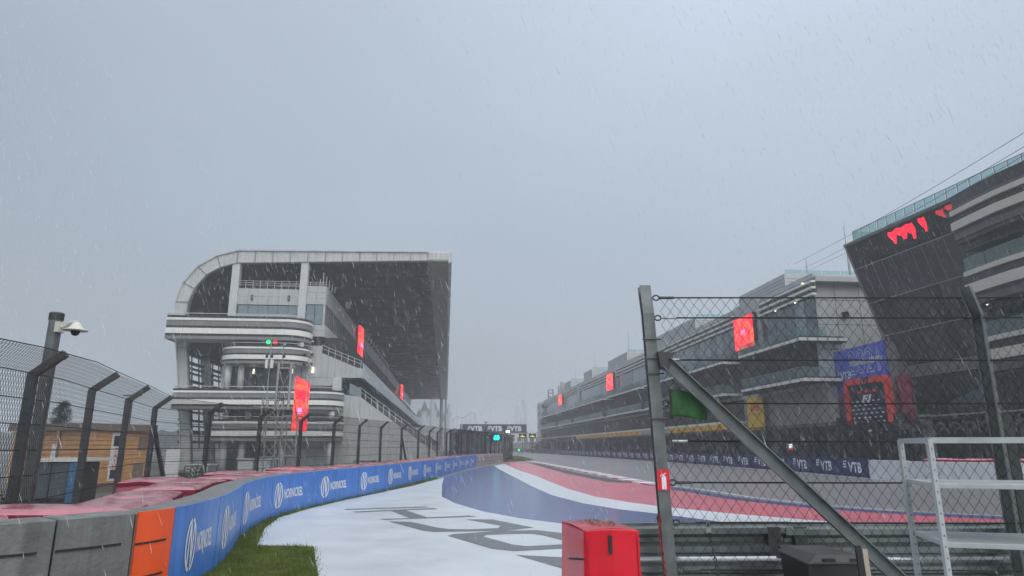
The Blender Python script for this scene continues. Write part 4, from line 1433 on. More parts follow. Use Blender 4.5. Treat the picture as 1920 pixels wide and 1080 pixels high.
def lattice(cx, cy, w, z0, z1, n):
    cs = [(cx - w / 2, cy - w / 2), (cx + w / 2, cy - w / 2), (cx + w / 2, cy + w / 2), (cx - w / 2, cy + w / 2)]
    for c in cs:
        b = MB(); b.tube([(c[0], c[1], z0), (c[0], c[1], z1)], .045, 6); b.part('leg', galv_l, mt)
    dz = (z1 - z0) / n
    for i in range(n):
        za, zb = z0 + i * dz, z0 + (i + 1) * dz
        for k_ in range(4):
            a, c = cs[k_], cs[(k_ + 1) % 4]
            b = MB()
            if (i + k_) % 2: b.tube([(a[0], a[1], za), (c[0], c[1], zb)], .025, 5)
            else: b.tube([(c[0], c[1], za), (a[0], a[1], zb)], .025, 5)
            b.part('brace', galv_l, mt)
            b = MB(); b.tube([(a[0], a[1], zb), (c[0], c[1], zb)], .028, 5); b.part('strut', galv_l, mt)


lattice(-15.15, 42.5, 1.0, mz, 4.6, 5)
lattice(-13.85, 42.5, .95, mz, 3.6, 4)
for x in (-14.95, -14.15):
    b = MB(); b.tube([(x, 42.4, 4.0), (x, 42.4, 6.9)], .09, 8); b.part('upright', galv_l, mt)
for i in range(6):
    b = MB(); x = -14.85 + i * .125; b.tube([(x, 42.38, 4.5), (x, 42.38, 6.6)], .022, 5); b.part('bar', galv_dark, mt)
b = MB(); b.tube([(-14.95, 42.4, 6.6), (-14.15, 42.4, 6.6)], .05, 6); b.part('strut', galv_l, mt)
b = MB(); b.tube([(-14.9, 42.3, 4.7), (-14.25, 42.3, 6.2)], .03, 6); b.part('brace', shackle_m, mt)
b = MB(); b.tube([(-15.6, 42.3, 3.0), (-14.9, 42.2, 4.3)], .04, 6); b.part('brace', shackle_m, mt)
for (x, z0, z1) in ((-15.55, 2.0, 8.35), (-14.75, 6.5, 8.2), (-13.05, 3.5, 8.3)):
    b = MB(); b.tube([(x, 42.4, z0), (x, 42.4, z1)], .03, 6); b.part('aerial_pole', galv_l, mt)
for (x, z) in ((-15.72, 7.3), (-15.4, 7.3), (-14.62, 8.0), (-14.62, 7.3), (-12.85, 8.2), (-12.82, 7.4), (-13.3, 7.4), (-12.85, 6.8), (-13.3, 6.8)):
    b = MB(); b.tube([(x, 42.3, z - .02), (x + .02, 42.2, z + .12)], .07, 8, .1); b.part('aerial', shackle_m if z > 7.9 else galv_dark, mt)
for x in (-15.72, -15.38):
    pbox(mt, 'aerial_panel', x - .07, x + .07, 42.25, 42.4, 6.6, 7.15, b_white)
for z in (6.82, 7.38):
    b = MB(); b.tube([(-13.4, 42.4, z), (-12.75, 42.4, z)], .02, 5); b.part('cross_arm', galv_l, mt)
sc_ = thing('led_screen', 'tall red lit screen hung on the lattice mast', 'screen', (-13.7, 42.0, 2.7))
b = MB(); b.hexa([(-14.05, 41.9, 2.72), (-13.05, 42.25, 2.62), (-13.1, 42.4, 2.62), (-14.1, 42.05, 2.72)], [(-14.0, 41.9, 6.15), (-13.0, 42.25, 5.75), (-13.05, 42.4, 5.75), (-14.05, 42.05, 6.15)])
b.part('panel', led_m, sc_)
b = MB(); b.hexa([(-13.72, 41.98, 3.75), (-13.45, 42.08, 3.75), (-13.45, 42.1, 3.75), (-13.72, 42.0, 3.75)], [(-13.7, 41.98, 4.1), (-13.43, 42.08, 4.15), (-13.43, 42.1, 4.15), (-13.7, 42.0, 4.1)]); b.part('logo', led_logo, sc_)
b = MB(); b.tube([(-13.6, 41.9, 3.2), (-13.95, 41.8, 4.6), (-13.4, 41.9, 5.0)], .03, 5); b.part('cable', black_m, sc_)

sc_.location.y += 0.95
sc_.scale = (.86, 1, 1)

# ------------------------------------------------------------------ pit building
PT, PB = 42.0, 39.5                  # glass line and balcony edge
pit = thing('pit_building', 'long grey pit building with glass balconies and louvred roof edge', 'building', (PT, 70, 0), 's')
PEND = 290.0
pbox(pit, 'core', PT + .3, PT + 22, 72.0, PEND - 6, 0, 20.9, dark_in)
pbox(pit, 'roof_slab', PT + .1, PT + 22, 70.5, PEND - 6, 20.4, 21.0, panel_m)
# the end block facing the camera
pbox(pit, 'end_wall', PT + .32, PT + 16, 71.7, 71.98, 0, 21.3, panel_l)
for z in (12.6, 15.5, 18.4):
    pbox(pit, 'panel_joint', PT + .4, PT + 12, 71.685, 71.699, z, z + .05, groove_m)
for x in (PT + 3.0, PT + 6, PT + 9):
    pbox(pit, 'panel_joint', x, x + .05, 71.685, 71.699, 9, 21.2, groove_m)
q = pbox(pit, 'wall_floodlight', PT + 3.6, PT + 4.3, 71.3, 71.67, 16.4, 17.0, b_dark)
# louvred fascia under the parapet
ZL = [18.75, 19.5, 20.25]
segs = [(70.5, 84.0), (91.5, 132.0), (134.0, 161.5), (170.0, 208.0), (212, 236.0), (246, PEND)]
for (y0, y1) in segs:
    pbox(pit, 'parapet', PT - .15, PT + .25, y0, y1, 20.75, 21.35, panel_m)
    for z in ZL:
        pbox(pit, 'louvre', PT - .42, PT + .1, y0, y1, z, z + .26, b_white)
        pbox(pit, 'louvre_gap', PT - .1, PT + .2, y0, y1, z + .262, z + .74, b_brown)
for (y0, y1) in ((84.0, 91.5), (132.0, 134.0), (161.5, 170.0), (208, 212), (236, 246)):
    pbox(pit, 'plain_bay', PT - .3, PT + .25, y0, y1, 14.0, 21.5, panel_m)
# floors
dmod = 0
FL3 = [(70.4, 86.6), (92.5, 131.5), (134, 164), (168, 208), (212, 238), (244, 286)]
for i, (y0, y1) in enumerate(FL3):
    for (z, zt) in ((13.25, 13.75), (8.72, 9.2)):
        b = MB()
        b.prism_z([(PB, y0), (PT + 3, y0), (PT + 3, y1), (PB, y1)], z, zt - .16); sl = b.part('balcony_slab', dark_in, pit)
        b = MB(); b.prism_z([(PB - .06, y0 - .06), (PT + 3.2, y0 - .06), (PT + 3.2, y0 + .3), (PB + .3, y0 + .3), (PB + .3, y1), (PB - .06, y1)], zt - .36, zt); b.part('white_edge', b_white, pit)
        pbox(pit, 'dark_edge', PB + .02, PT + 2.8, y0 + .02, y1, zt + .002, zt + .16, b_dark)
        w_ = 1.55 if i == 0 else (3.2 if i == 1 else 6.5)
        n = max(1, int((y1 - y0) / w_)); wv_ = (y1 - y0) / n
        for k_ in range(n):
            pbox(pit, 'glass_pane', PB + .12, PB + .15, y0 + k_ * wv_ + .03, y0 + (k_ + 1) * wv_ - .03, zt + .16, zt + 1.25, balus)
        if i < 2:
            for k_ in range(2 if i == 0 else 1):
                pbox(pit, 'glass_pane', PB + .2 + 1.55 * k_, PB + 1.7 + 1.55 * k_, y0 + .12, y0 + .15, zt + .16, zt + 1.25, balus)
        pbox(pit, 'hand_rail', PB + .1, PB + .17, y0, y1, zt + 1.26, zt + 1.31, seam_m)
# glazing in three storeys
for (z0, z1, m_, set_) in ((14.0, 18.7, win_pale, 0), (9.3, 13.2, win_m, 1.0), (5.3, 8.7, win_m, .4)):
    y = 70.8 if z0 > 13 else 72.2
    while y < PEND - 2:
        w_ = 2.4 if y < 132 else 4.8
        mm = m_
        r_ = random.random()
        if z0 < 13 and y < 100: mm = win_dark if z0 > 9 else conc_wall
        elif z0 < 6: mm = b_brown if r_ < .5 else win_m
        elif r_ < .22: mm = win_m if m_ is win_pale else win_pale
        pbox(pit, 'window_pane', PT + set_, PT + set_ + .1, y + .07, y + w_ - .07, z0 + .05, z1 - .05, mm)
        y += w_
pbox(pit, 'storey_band', PT + .05, PT + .5, 70.8, PEND - 2, 8.3, 8.72, panel_m)
pbox(pit, 'lower_band', PB + .3, PT + .5, 92, PEND - 2, 4.95, 5.25, b_white)
pbox(pit, 'lower_wall', PT + .2, PT + .6, 70.6, 92, 3.6, 8.3, conc_wall)
# garage storey
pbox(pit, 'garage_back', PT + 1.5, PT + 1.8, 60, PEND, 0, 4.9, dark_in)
y = 76
while y < PEND:
    pbox(pit, 'garage_pier', PT - .2, PT + .8, y, y + .8, 0, 3.9, conc_wall); y += 6.4
pbox(pit, 'garage_lintel', PT - .5, PT + .4, 60, PEND, 3.35, 3.85, b_brown)
pbox(pit, 'garage_strip_light', PT - .52, PT - .5, 93, 93.4, 3.5, 3.6, led_warm)
# yellow boards over the garages
def dhl_board(y0, y1, z0, z1, lab, n):
    r_ = thing('yellow_board', lab, 'board', (PB, y0, z0), 's', 'yellow boards over the garages')
    pbox(r_, 'panel', PB - .02, PB + .25, y0, y1, z0, z1, yel_m)
    wv_ = (y1 - y0) / n
    g = textgeo('DHL', .72, .03, .3)
    b = MB()
    for i in range(n):
        yc = y1 - (i + .5) * wv_
        addgeo(b, g, lambda x, z: (PB - .03, yc - x * 1.15, (z0 + z1) / 2 + z))
    b.part('lettering', dhl_red, r_)


dhl_board(93.0, 117.5, 3.95, 4.88, 'yellow board with red lettering above the garages, nearer one', 7)
dhl_board(135.5, 203, 4.05, 4.92, 'yellow board with red lettering above the garages, longer distant one', 16)
pbox(pit, 'board_backing', PB + .26, PT, 92, 205, 3.8, 4.95, panel_m)
dh = thing('yellow_banner', 'tall yellow banner with red lettering on the pit building', 'banner', (PT, 87, 3.9), 's')
pbox(dh, 'panel', PT - .55, PT - .45, 84.7, 89.5, 3.87, 8.3, yel_m)
b = MB(); addgeo(b, textgeo('DHL', 1.35, .04, .3), lambda x, z: (PT - .57, 87.1 - x, 6.9 + z))
b.part('lettering', dhl_red, dh)
b = MB(); addgeo(b, textgeo('Official Logistics', .42, .008), lambda x, z: (PT - .57, 87.1 - x, 6.0 + z)); b.part('lettering', dhl_red, dh)
# screens on the pit building
for i, (y0, y1, z0, z1, lb) in enumerate(((84.9, 90.5, 15.0, 19.4, 'large red lit screen on the near end of the pit building'), (162.6, 168.8, 15.7, 19.7, 'red lit screen halfway along the pit building'), (237.4, 244.4, 16.5, 20.1, 'small distant red lit screen near the far end of the pit building'))):
    r_ = thing('led_screen', lb, 'screen', (41, y0, z0), 's', 'screens on the pit building')
    pbox(r_, 'panel', 40.9, 41.1, y0, y1, z0, z1, led_m)
    pbox(r_, 'case', 41.101, 41.6, y0 - .15, y1 + .15, z0 - .15, z1 + .15, b_dark)
    g = textgeo('F1', .9, .03, .3) if i == 0 else None
    b = MB(); addgeo(b, textgeo('F1', .8, .05, .35), lambda x, z: (40.88, (y0 + y1) / 2 - x * 1.5, (z0 + z1) / 2 + z)); b.part('logo', led_logo, r_)
# roof plant rooms
for (y0, y1, x0, z1, m_) in ((80.7, 94.8, 44, 24.0, panel_m), (113, 138, 44, 24.4, panel_m), (159, 179, 44, 24.6, panel_m), (199.5, 212, 44, 25.0, panel_m), (235, 252, 44, 25.0, panel_m)):
    pr_ = pbox(pit, 'plant_room', x0, x0 + 16, y0, y1, 21.0, z1, m_)
    z = 21.5
    while z < z1 - .3:
        pbox(pr_, 'plant_louvre', x0 - .04, x0 - .005, y0 + .2, y1 - .2, z, z + .06, b_grey)
        pbox(pr_, 'plant_louvre', x0 + .2, x0 + 15, y0 - .04, y0 - .005, z, z + .06, b_grey); z += .45
    n = 6
    for k_ in range(n):
        pbox(pr_, 'glass_pane', x0 + .1 + k_ * 2.6, x0 + 2.6 + k_ * 2.6, y0 - .01, y0 + .02, z1 + .02, z1 + .55, balus)
for (x, y, z0, z1) in ((51.5, 88, 24, 28.5), (54, 82, 24, 31.5), (55.5, 84, 24, 27.5), (47, 168, 24.6, 31), (46, 204, 25, 30), (47, 242, 25, 30)):
    b = MB(); b.tube([(x, y, z0), (x, y, z1)], .06, 6, .025); b.part('lightning_rod', galv_dark, pit)
for (y, h) in ((252, 3.6), (247, 4.6), (243, 4.2)):
    b = MB(); b.tube([(42.6, y, 20.8), (42.6, y, 20.8 + h)], .5, 8); b.part('vent_pipe', panel_m, pit)
b = MB(); lattice_pts = [(43, 281), (45, 281), (45, 283), (43, 283)]
for p in lattice_pts: b.tube([(p[0], p[1], 21), (p[0], p[1], 25.5)], .12, 5)
for z in (22.5, 24, 25.4): b.tube([(*p, z) for p in lattice_pts + lattice_pts[:1]], .1, 4)
b.part('roof_frame', galv_dark, pit)
# far end block with small windows
pbox(pit, 'far_block', PB + .6, PT + 20, 286.5, PEND + 6, 0, 20.5, panel_m)
for z in (5.5, 10, 14.5, 18):
    for k_ in range(5):
        pbox(pit, 'window_pane', PB + .5, PB + .598, 287.2 + k_ * 1.8, 288.6 + k_ * 1.8, z, z + 1.7, win_dark)
        pbox(pit, 'window_pane', PB + 1.2 + k_ * 2.2, PB + 2.8 + k_ * 2.2, 286.4, 286.498, z, z + 1.7, win_dark)
# small lights along the soffits
for (x, y, z) in ((PT - .6, 74, 18.5), (PT - .6, 79, 18.5), (PT - .6, 72, 20.4), (PB + .5, 98, 8.5), (PT - .7, 120, 3.3), (PT - .7, 150, 3.4), (PT - .7, 205, 3.4), (42, 66.5, 3.2), (42, 63.5, 3.2)):
    pbox(pit, 'soffit_lamp', x, x + .12, y, y + .3, z, z + .14, led_warm)

# ------------------------------------------------------------------ podium tower (leaning dark glass) and striped wing
tw = thing('podium_tower', 'dark leaning glass tower with striped balconies and glass roof rail', 'building', (44, 57, 0), 's')


def face_t(s, z):                    # leaning plane, slightly turned
    return 42.15 + (64 - s) * .085 + (22.45 - z) * .298


def tw_quad(b, s0, s1, z0, z1, out, th):
    def P(s, z, o_): return (face_t(s, z) - o_, s, z)
    f = [P(s0, z0, out), P(s1, z0, out), P(s1, z1, out), P(s0, z1, out)]
    k_ = [P(s0, z0, out - th), P(s1, z0, out - th), P(s1, z1, out - th), P(s0, z1, out - th)]
    b.hexa(k_[::-1], f[::-1])


ZR = [22.45, 20.0, 16.35, 12.9, 9.55, 8.55, 4.9]
NC = 11
for r_ in range(len(ZR) - 1):
    for k_ in range(NC):
        s0_, s1_ = 50 + 14 * k_ / NC, 50 + 14 * (k_ + 1) / NC
        g_ = .012
        b = MB(); tw_quad(b, s0_ + g_, s1_ - g_, ZR[r_ + 1] + g_, ZR[r_] - g_, random.uniform(-.012, .012), .06)
        b.part('glass_pane', (tower_l if r_ == 1 or (r_ > 1 and random.random() < .3) else tower_m) if (r_ != 4) else b_grey, tw)
    b = MB(); tw_quad(b, 50, 64.02, ZR[r_ + 1] - .05, ZR[r_ + 1] + .05, .05, .1); b.part('seam', seam_m, tw)
for k_ in range(1, NC):
    b = MB(); tw_quad(b, 50 + 14 * k_ / NC - .018, 50 + 14 * k_ / NC + .018, 16.45, 19.9, .016, .05); b.part('mullion', b_grey, tw)
b = MB(); tw_quad(b, 63.95, 64.2, 4.9, 22.5, .06, .5); b.part('corner_trim', b_grey, tw)
b = MB(); tw_quad(b, 49.7, 49.95, 8.5, 22.5, .08, .5); b.part('corner_trim', b_brown, tw)
b = MB(); tw_quad(b, 49.9, 64.2, 22.5, 22.75, .12, .6); b.part('coping', b_grey, tw)
b = MB()
b.hexa([(face_t(50, 4.9) + .3, 50, 4.9), (62, 50, 4.9), (62, 64, 4.9), (face_t(64, 4.9) + .3, 64, 4.9)], [(face_t(50, 22.3) + .3, 50, 22.3), (62, 50, 22.3), (62, 64, 22.3), (face_t(64, 22.3) + .3, 64, 22.3)])
b.part('core', dark_in, tw)
# glowing red shapes on the top panes, standing in for a screen's reflection
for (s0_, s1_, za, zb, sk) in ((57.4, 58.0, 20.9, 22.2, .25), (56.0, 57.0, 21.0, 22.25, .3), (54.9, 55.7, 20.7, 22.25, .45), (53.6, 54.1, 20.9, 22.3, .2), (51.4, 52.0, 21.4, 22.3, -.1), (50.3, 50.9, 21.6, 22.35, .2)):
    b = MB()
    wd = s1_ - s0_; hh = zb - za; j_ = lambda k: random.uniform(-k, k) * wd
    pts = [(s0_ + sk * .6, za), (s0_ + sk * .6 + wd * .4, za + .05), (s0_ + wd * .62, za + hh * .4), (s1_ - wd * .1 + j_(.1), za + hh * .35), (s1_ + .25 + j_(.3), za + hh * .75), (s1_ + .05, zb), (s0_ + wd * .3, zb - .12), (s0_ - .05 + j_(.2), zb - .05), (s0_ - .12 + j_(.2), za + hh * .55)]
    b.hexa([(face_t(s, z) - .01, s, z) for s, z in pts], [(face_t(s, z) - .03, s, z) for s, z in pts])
    b.part('red_reflection', glow_red if s0_ > 53 else mat('reflection_red_dim', (.05, 0, 0), .3, emit=(.7, .04, .06), estr=.7), tw)
b = MB(); b.tube([(face_t(50.6, 13.7) - .08, 51.2, 13.55), (face_t(50.6, 13.9) - .08, 50.7, 13.75), (face_t(50.4, 14.0) - .08, 50.2, 14.1)], .07, 6); b.part('strip_lamp', led_white, tw)
# roof rail of glass panes
def rail_pt(s): return face_t(s, 22.4) + .35 + (.9 if s > 62.4 else 0) * 0
y = 63.4
while y > 36:
    w_ = 1.22
    pbox(tw, 'rail_pane', face_t(y, 22.4) + .45, face_t(y, 22.4) + .48, y - w_ + .03, y - .03, 22.8, 24.0, balus)
    pbox(tw, 'rail_post', face_t(y, 22.4) + .43, face_t(y, 22.4) + .50, y - .03, y + .03, 22.7, 24.05, seam_m)
    y -= w_
b = MB(); b.bar((face_t(63.4, 22.4) + .46, 63.4, 24.03), (face_t(36, 22.4) + .46, 36, 24.03), .06, .05); b.part('hand_rail', seam_m, tw)
b = MB(); b.bar((face_t(63.4, 22.4) + .46, 63.4, 24.03), (face_t(63.4, 22.4) + 6, 63.4, 24.03), .06, .05); b.part('hand_rail', seam_m, tw)
for k_ in range(4): pbox(tw, 'rail_pane', face_t(63.4, 22.4) + .5 + k_ * 1.4, face_t(63.4, 22.4) + 1.85 + k_ * 1.4, 63.36, 63.4, 22.8, 24.0, balus)
# striped wing s 34..50
WPROF = [(0, .24, 'd', -.1), (.24, .32, 'n', .0), (.32, .42, 'b', .25), (.42, .56, 'd', .0), (.56, .72, 'b', .28), (.72, .80, 'd', .0), (.80, .92, 'n', .12), (.92, 1.0, 'd', .0)]
WM = {'d': b_dark, 'n': b_brown, 'b': b_beige}
def wing_pts(t0): return [(t0 + .2, 50), (t0, 47.5), (t0 - .1, 45), (t0 + .15, 42), (t0 + .9, 39), (t0 + 2.6, 35)]
band(tw, wing_pts(42.75), 18.4, 22.75, WPROF, WM, .8)
band(tw, wing_pts(43.1), 13.1, 16.0, [(0, .14, 'b', .2), (.14, .38, 'd', 0), (.38, .68, 'b', .25), (.68, .80, 'd', 0), (.8, 1.0, 'n', .1)], WM, .8)
band(tw, wing_pts(43.6), 7.6, 10.4, [(0, .14, 'b', .2), (.14, .38, 'd', 0), (.38, .68, 'b', .25), (.68, .80, 'd', 0), (.8, 1.0, 'n', .1)], WM, .8)
for t0, z0 in ((42.95, 16.02), (43.3, 10.42)):
    wp_ = wing_pts(t0)
    for i in range(len(wp_) - 1):
        b = MB(); a, c = wp_[i], wp_[i + 1]
        b.hexa([(a[0] + .1, a[1] - .04, z0), (c[0] + .1, c[1] + .04, z0), (c[0] + .14, c[1] + .04, z0), (a[0] + .14, a[1] - .04, z0)], [(a[0] + .1, a[1] - .04, z0 + 1.15), (c[0] + .1, c[1] + .04, z0 + 1.15), (c[0] + .14, c[1] + .04, z0 + 1.15), (a[0] + .14, a[1] - .04, z0 + 1.15)])
        b.part('glass_pane', balus, tw)
b = MB(); b.prism_z([(46.2, 34), (46.0, 45), (46.2, 49.9), (62, 49.9), (62, 34)][::-1], 4.9, 22.4); b.part('wing_core', dark_in, tw)
for z in (17.9, 12.6):
    b = MB(); b.prism_z([(43.4, 49.8), (43.3, 45), (44.3, 39), (46, 35), (60, 35), (60, 49.8)], z - .1, z + .02); b.part('wing_soffit', b_dark, tw)
# lower glazing, deck and stairs under the tower
pbox(tw, 'lower_wall', 47.6, 48.0, 36, 62, 0, 8.5, dark_in)
for i in range(7):
    pbox(tw, 'lower_window', 47.5, 47.58, 46 + i * 2.3, 48.2 + i * 2.3, 5.3, 8.3, win_m if i in (4, 5) else win_dark)
pbox(tw, 'deck', 44.6, 48, 36, 62, 4.25, 4.5, b_dark)
pbox(tw, 'deck_edge', 44.5, 44.62, 36, 62, 4.42, 4.56, seam_m)
pbox(tw, 'lower_seam', 47.44, 47.49, 36, 62, 8.3, 8.5, seam_m)
b = MB(); b.bar((47.3, 55.6, 8.4), (47.3, 54.2, 4.6), .12, .12); b.part('diagonal_tube', seam_m, tw)
for k_ in range(11):                  # rounded tyre-like tops along the deck
    for row in (0, 1):
        yc = 60.2 - k_ * 1.75 - row * .8; zc = 3.35 - row * .5; xc = 44.2 - row * .3
        arc_ = [(xc, yc + .55 * math.cos(a), zc + .42 * math.sin(a)) for a in [q_ * math.pi / 8 for q_ in range(9)]]
        b = MB(); b.tube(arc_, .11, 6); b.part('hoop', b_grey, tw)
for z in (2.2, 1.75): 
    b = MB(); b.bar((43.4, 61, z), (43.4, 36, z), .06); b.part('lower_rail', galv, tw)

# podium backdrop: banner box, red arch, navy panel
pd = thing('podium_backdrop', 'blue event banner with red arch and navy sponsor wall beside the tower', 'banner', (44, 67, 3.9), 's')
pbox(pd, 'banner', 44.0, 44.3, 62.8, 71.6, 3.9, 12.25, banner_m)
pbox(pd, 'frame', 44.31, 46.8, 62.9, 71.5, 0, 12.2, conc_wall)
pbox(pd, 'red_skirt', 43.955, 43.995, 70.6, 71.6, 3.9, 7.2, mat('banner_red', (.22, .02, .06), .5))
b = MB(); g = textgeo('2021', 4.0, .0)
def outline(gv, w):
    ed = {}
    for f in gv[1]:
        for i in range(len(f)):
            e_ = tuple(sorted((f[i], f[(i + 1) % len(f)]))); ed[e_] = ed.get(e_, 0) + 1
    vs, fs = [], []
    for (a, c), n_ in ed.items():
        if n_ == 1:
            r_ = ribbon([gv[0][a], gv[0][c]], w); n = len(vs); vs += r_[0]; fs += [tuple(n + i for i in q_) for q_ in r_[1]]
    return vs, fs
addgeo(b, outline(g, .07), lambda x, z: (43.98, 66.0 - x * .74, 10.45 + z * .92)); b.part('outline_lettering', vtb_print, pd)
b = MB(); addgeo(b, textgeo('RUSSIAN GRAND PRIX', .80, .02), lambda x, z: (43.96, 65.9 - x * .70, 10.5 + z)); b.part('lettering', white_print, pd)
b = MB(); addgeo(b, textgeo('VTB', 1.15, .02), lambda x, z: (43.97, 69.7 - x * .95, 9.35 + z)); addgeo(b, shift(vtbmark(), 0, 0, .6), lambda x, z: (43.97, 71.1 - x, 9.75 + z)); b.part('lettering', white_print, pd)
ARX = 43.3
def arch_loop(y0, y1, ztop, r):
    pts = [(y0, 3.9), (y0, ztop - r)]
    pts += [(y0 - r + r * math.cos(a), ztop - r + r * math.sin(a)) for a in [k_ * math.pi / 2 / 6 for k_ in range(1, 7)]]
    pts += [(y1 + r + r * math.cos(a), ztop - r + r * math.sin(a)) for a in [math.pi / 2 + k_ * math.pi / 2 / 6 for k_ in range(0, 7)]]
    pts += [(y1, 3.9)]
    return pts
ao, ai = arch_loop(69.3, 61.9, 8.75, .9), arch_loop(68.72, 62.48, 8.15, .5)
b = MB()
for i in range(len(ao) - 1):
    b.hexa([(ARX + .5, *ao[i]), (ARX + .5, *ao[i + 1]), (ARX + .5, *ai[i + 1]), (ARX + .5, *ai[i])], [(ARX, *ao[i]), (ARX, *ao[i + 1]), (ARX, *ai[i + 1]), (ARX, *ai[i])])
b.part('arch', arch_m, pd)
pbox(pd, 'sponsor_wall', 43.5, 43.8, 62.5, 68.7, 3.9, 8.12, navy_m)
b = MB(); addgeo(b, textgeo('F1', .95, .05, .35), lambda x, z: (ARX - .02, 65.6 - x * 1.7, 8.36 + z)); b.part('lettering', navy_m, pd)
b = MB(); addgeo(b, textgeo('F1', 1.0, .06, .35), lambda x, z: (43.46, 65.8 - x * 1.6, 6.55 + z)); b.part('lettering', white_print, pd)
for k_ in range(3): pbox(pd, 'red_mark', 43.46, 43.495, 64.0 + k_ * 1.3, 64.6 + k_ * 1.3, 7.2, 7.5, arch_m)
rr_ = random.Random(5)
for j in range(6):
    for i in range(6):
        y = 63.2 + i * .9 + (j % 2) * .4; z = 4.2 + j * .42
        if y > 68.2: continue
        pbox(pd, 'print_mark', 43.47, 43.497, y, y + .34, z, z + .13, vtb_print)
pbox(pd, 'side_banner', 44.4, 44.6, 60.2, 62.2, 3.9, 8.6, mat('banner_magenta', (.30, .025, .07), .5, var=.5, scale=.8))
pbox(pd, 'podium_deck', 42.6, 46, 60, 72, 3.3, 3.88, conc_wall)

# ------------------------------------------------------------------ pit wall: boards, fence behind
def pwt(s): return 24.0 + 2.0 * (1 - math.exp(-(s - 36) / 22))
pwl = thing('pit_wall', 'low concrete pit wall running the length of the straight', 'wall', (25, 36, 0), 's')
bs = 36.0
i = 0
vg = textgeo('VTB', .80, .03)
vm_ = vtbmark()
while bs < 288:
    L_ = 4.6 if i == 0 else 3.4
    a, c = bs, bs + L_
    t0, t1 = pwt(a), pwt(c)
    if i == 0: t0 -= .25; t1 -= .28
    b = MB(); b.hexa([(t0 + .08, a + .01, 0), (t0 + .45, a + .01, 0), (t1 + .45, c - .01, 0), (t1 + .08, c - .01, 0)], [(t0 + .08, a + .01, .97), (t0 + .45, a + .01, .97), (t1 + .45, c - .01, .97), (t1 + .08, c - .01, .97)])
    b.part('block', conc_wall, pwl)
    lab = ('navy sponsor board at the near end of the pit wall, before the white wall' if i == 0 else 'navy sponsor board on the pit wall, ' + nth(i + 1) + ' counting from the white wall')
    r_ = thing('sponsor_board', lab, 'board', (t0, a, 0), 's', 'navy boards along the pit wall')
    b = MB(); b.hexa([(t0, a + .02, .02), (t0 + .06, a + .02, .02), (t1 + .06, c - .02, .02), (t1, c - .02, .02)], [(t0, a + .02, 1.06), (t0 + .06, a + .02, 1.06), (t1 + .06, c - .02, 1.06), (t1, c - .02, 1.06)])
    p_ = b.part('panel', vtb_m, r_)
    f_ = (t1 - t0) / (c - a)
    mid = (a + c) / 2
    if a < 150:
        b = MB(); P_ = lambda x, z: (t0 + f_ * (mid - x - a) - .012, mid - x, .54 + z)
        addgeo(b, shift(vg, .28, -.04), P_); addgeo(b, shift(vm_, -.92, .16, .52), P_)
        b.part('lettering', vtb_print, r_)
    else:
        b = MB(); P_ = lambda x, z: (t0 + f_ * (mid - x - a) - .012, mid - x, .54 + z)
        addgeo(b, ([(-.45, -.25), (.95, -.25), (.95, .25), (-.45, .25)], [(0, 1, 2, 3)]), P_)
        b.part('lettering', p_grey, r_)
    bs = c; i += 1
# debris fence on the pit wall, standing behind it
PF = Path([fr(pwt(36 + 4 * k_) + .75, 36 + 4 * k_) for k_ in range(64)])
catch_fence('debris_fence', 'dark debris fence standing along the pit wall', PF, [1 + 4.0 * k_ for k_ in range(62)], 3.3, 3.0, -0.3, [(0, 3.28), (0, 2.5), (0, 1.8)], fence_far, .10, lambda x, y: 0.0, galv_dark)
# pit wall stands (timing perches) as dark roofed frames
for k_, s_ in enumerate((60, 72, 84, 98, 112, 128, 145, 165, 190, 215)):
    r_ = thing('timing_stand', 'dark roofed timing stand behind the pit wall boards, ' + nth(k_ + 1) + ' from the near end', 'stand', (28.5, s_, 0), 's', 'timing stands on the pit wall')
    pbox(r_, 'roof', 27.6, 29.6, s_, s_ + 7, 2.75, 2.95, b_dark)
    pbox(r_, 'desk', 27.7, 28.4, s_ + .2, s_ + 6.8, 1.3, 1.8, b_brown)
    pbox(r_, 'back', 29.3, 29.45, s_, s_ + 7, .3, 2.5, dark_in)
    for yy in (s_ + .1, s_ + 3.4, s_ + 6.8):
        pbox(r_, 'post', 27.7, 27.82, yy, yy + .12, 0, 2.75, galv_dark)
# pit lane surface and the white wall beyond the boards
sheet('pit_lane', [(26.6, 36), (42.0, 40), (42.0, 292), (26.6, 292)], .010, yard_m, 's')
ww = thing('white_wall', 'white painted low wall at the pit entry beyond the navy boards', 'wall', (*fr(24, 30), 0))
WW = Path([fr(*p) for p in [(23.75, 35.9), (23.9, 33.5), (24.3, 31.2), (25.2, 29.2), (27.0, 27.6), (30, 26.6), (36, 26)]])
pw_m = mat('white_wall_paint', (.66, .68, .71), .42, var=.1, scale=1.4, streak=.14)
n = 7
for k_ in range(n):
    run_solid(WW, WW.n * k_ / n + .01, WW.n * (k_ + 1) / n - .01, 0.0, .4, 0, 1.0 - .02 * (k_ % 2), .6).part('block', pw_m, ww)
# red tarpaulin row behind the white wall
for k_ in range(4):
    o_ = cushion(0, 0, 0, .9, 1.7, 1.16, .04, 80 + k_, 'short row behind the white wall')
    x, y = fr(25.0 + k_ * 1.4, 32.2 - k_ * .8); o_.location = (x, y, 0); o_.rotation_euler = (0, 0, rad(62))
# light box above the boards
lb = thing('marshal_light', 'small lit white and red marker light above the navy boards', 'light', (*fr(26.6, 50)[:2], 0))
x, y = fr(26.3, 50)
pbox(lb, 'post', x - .05, x + .05, y + .02, y + .12, 0, 1.5, galv_dark)
pbox(lb, 'white_lamp', x - .2, x + .2, y - .08, y, 1.62, 1.92, led_white)
pbox(lb, 'red_lamp', x - .2, x + .2, y - .08, y, 1.46, 1.615, glow_red)
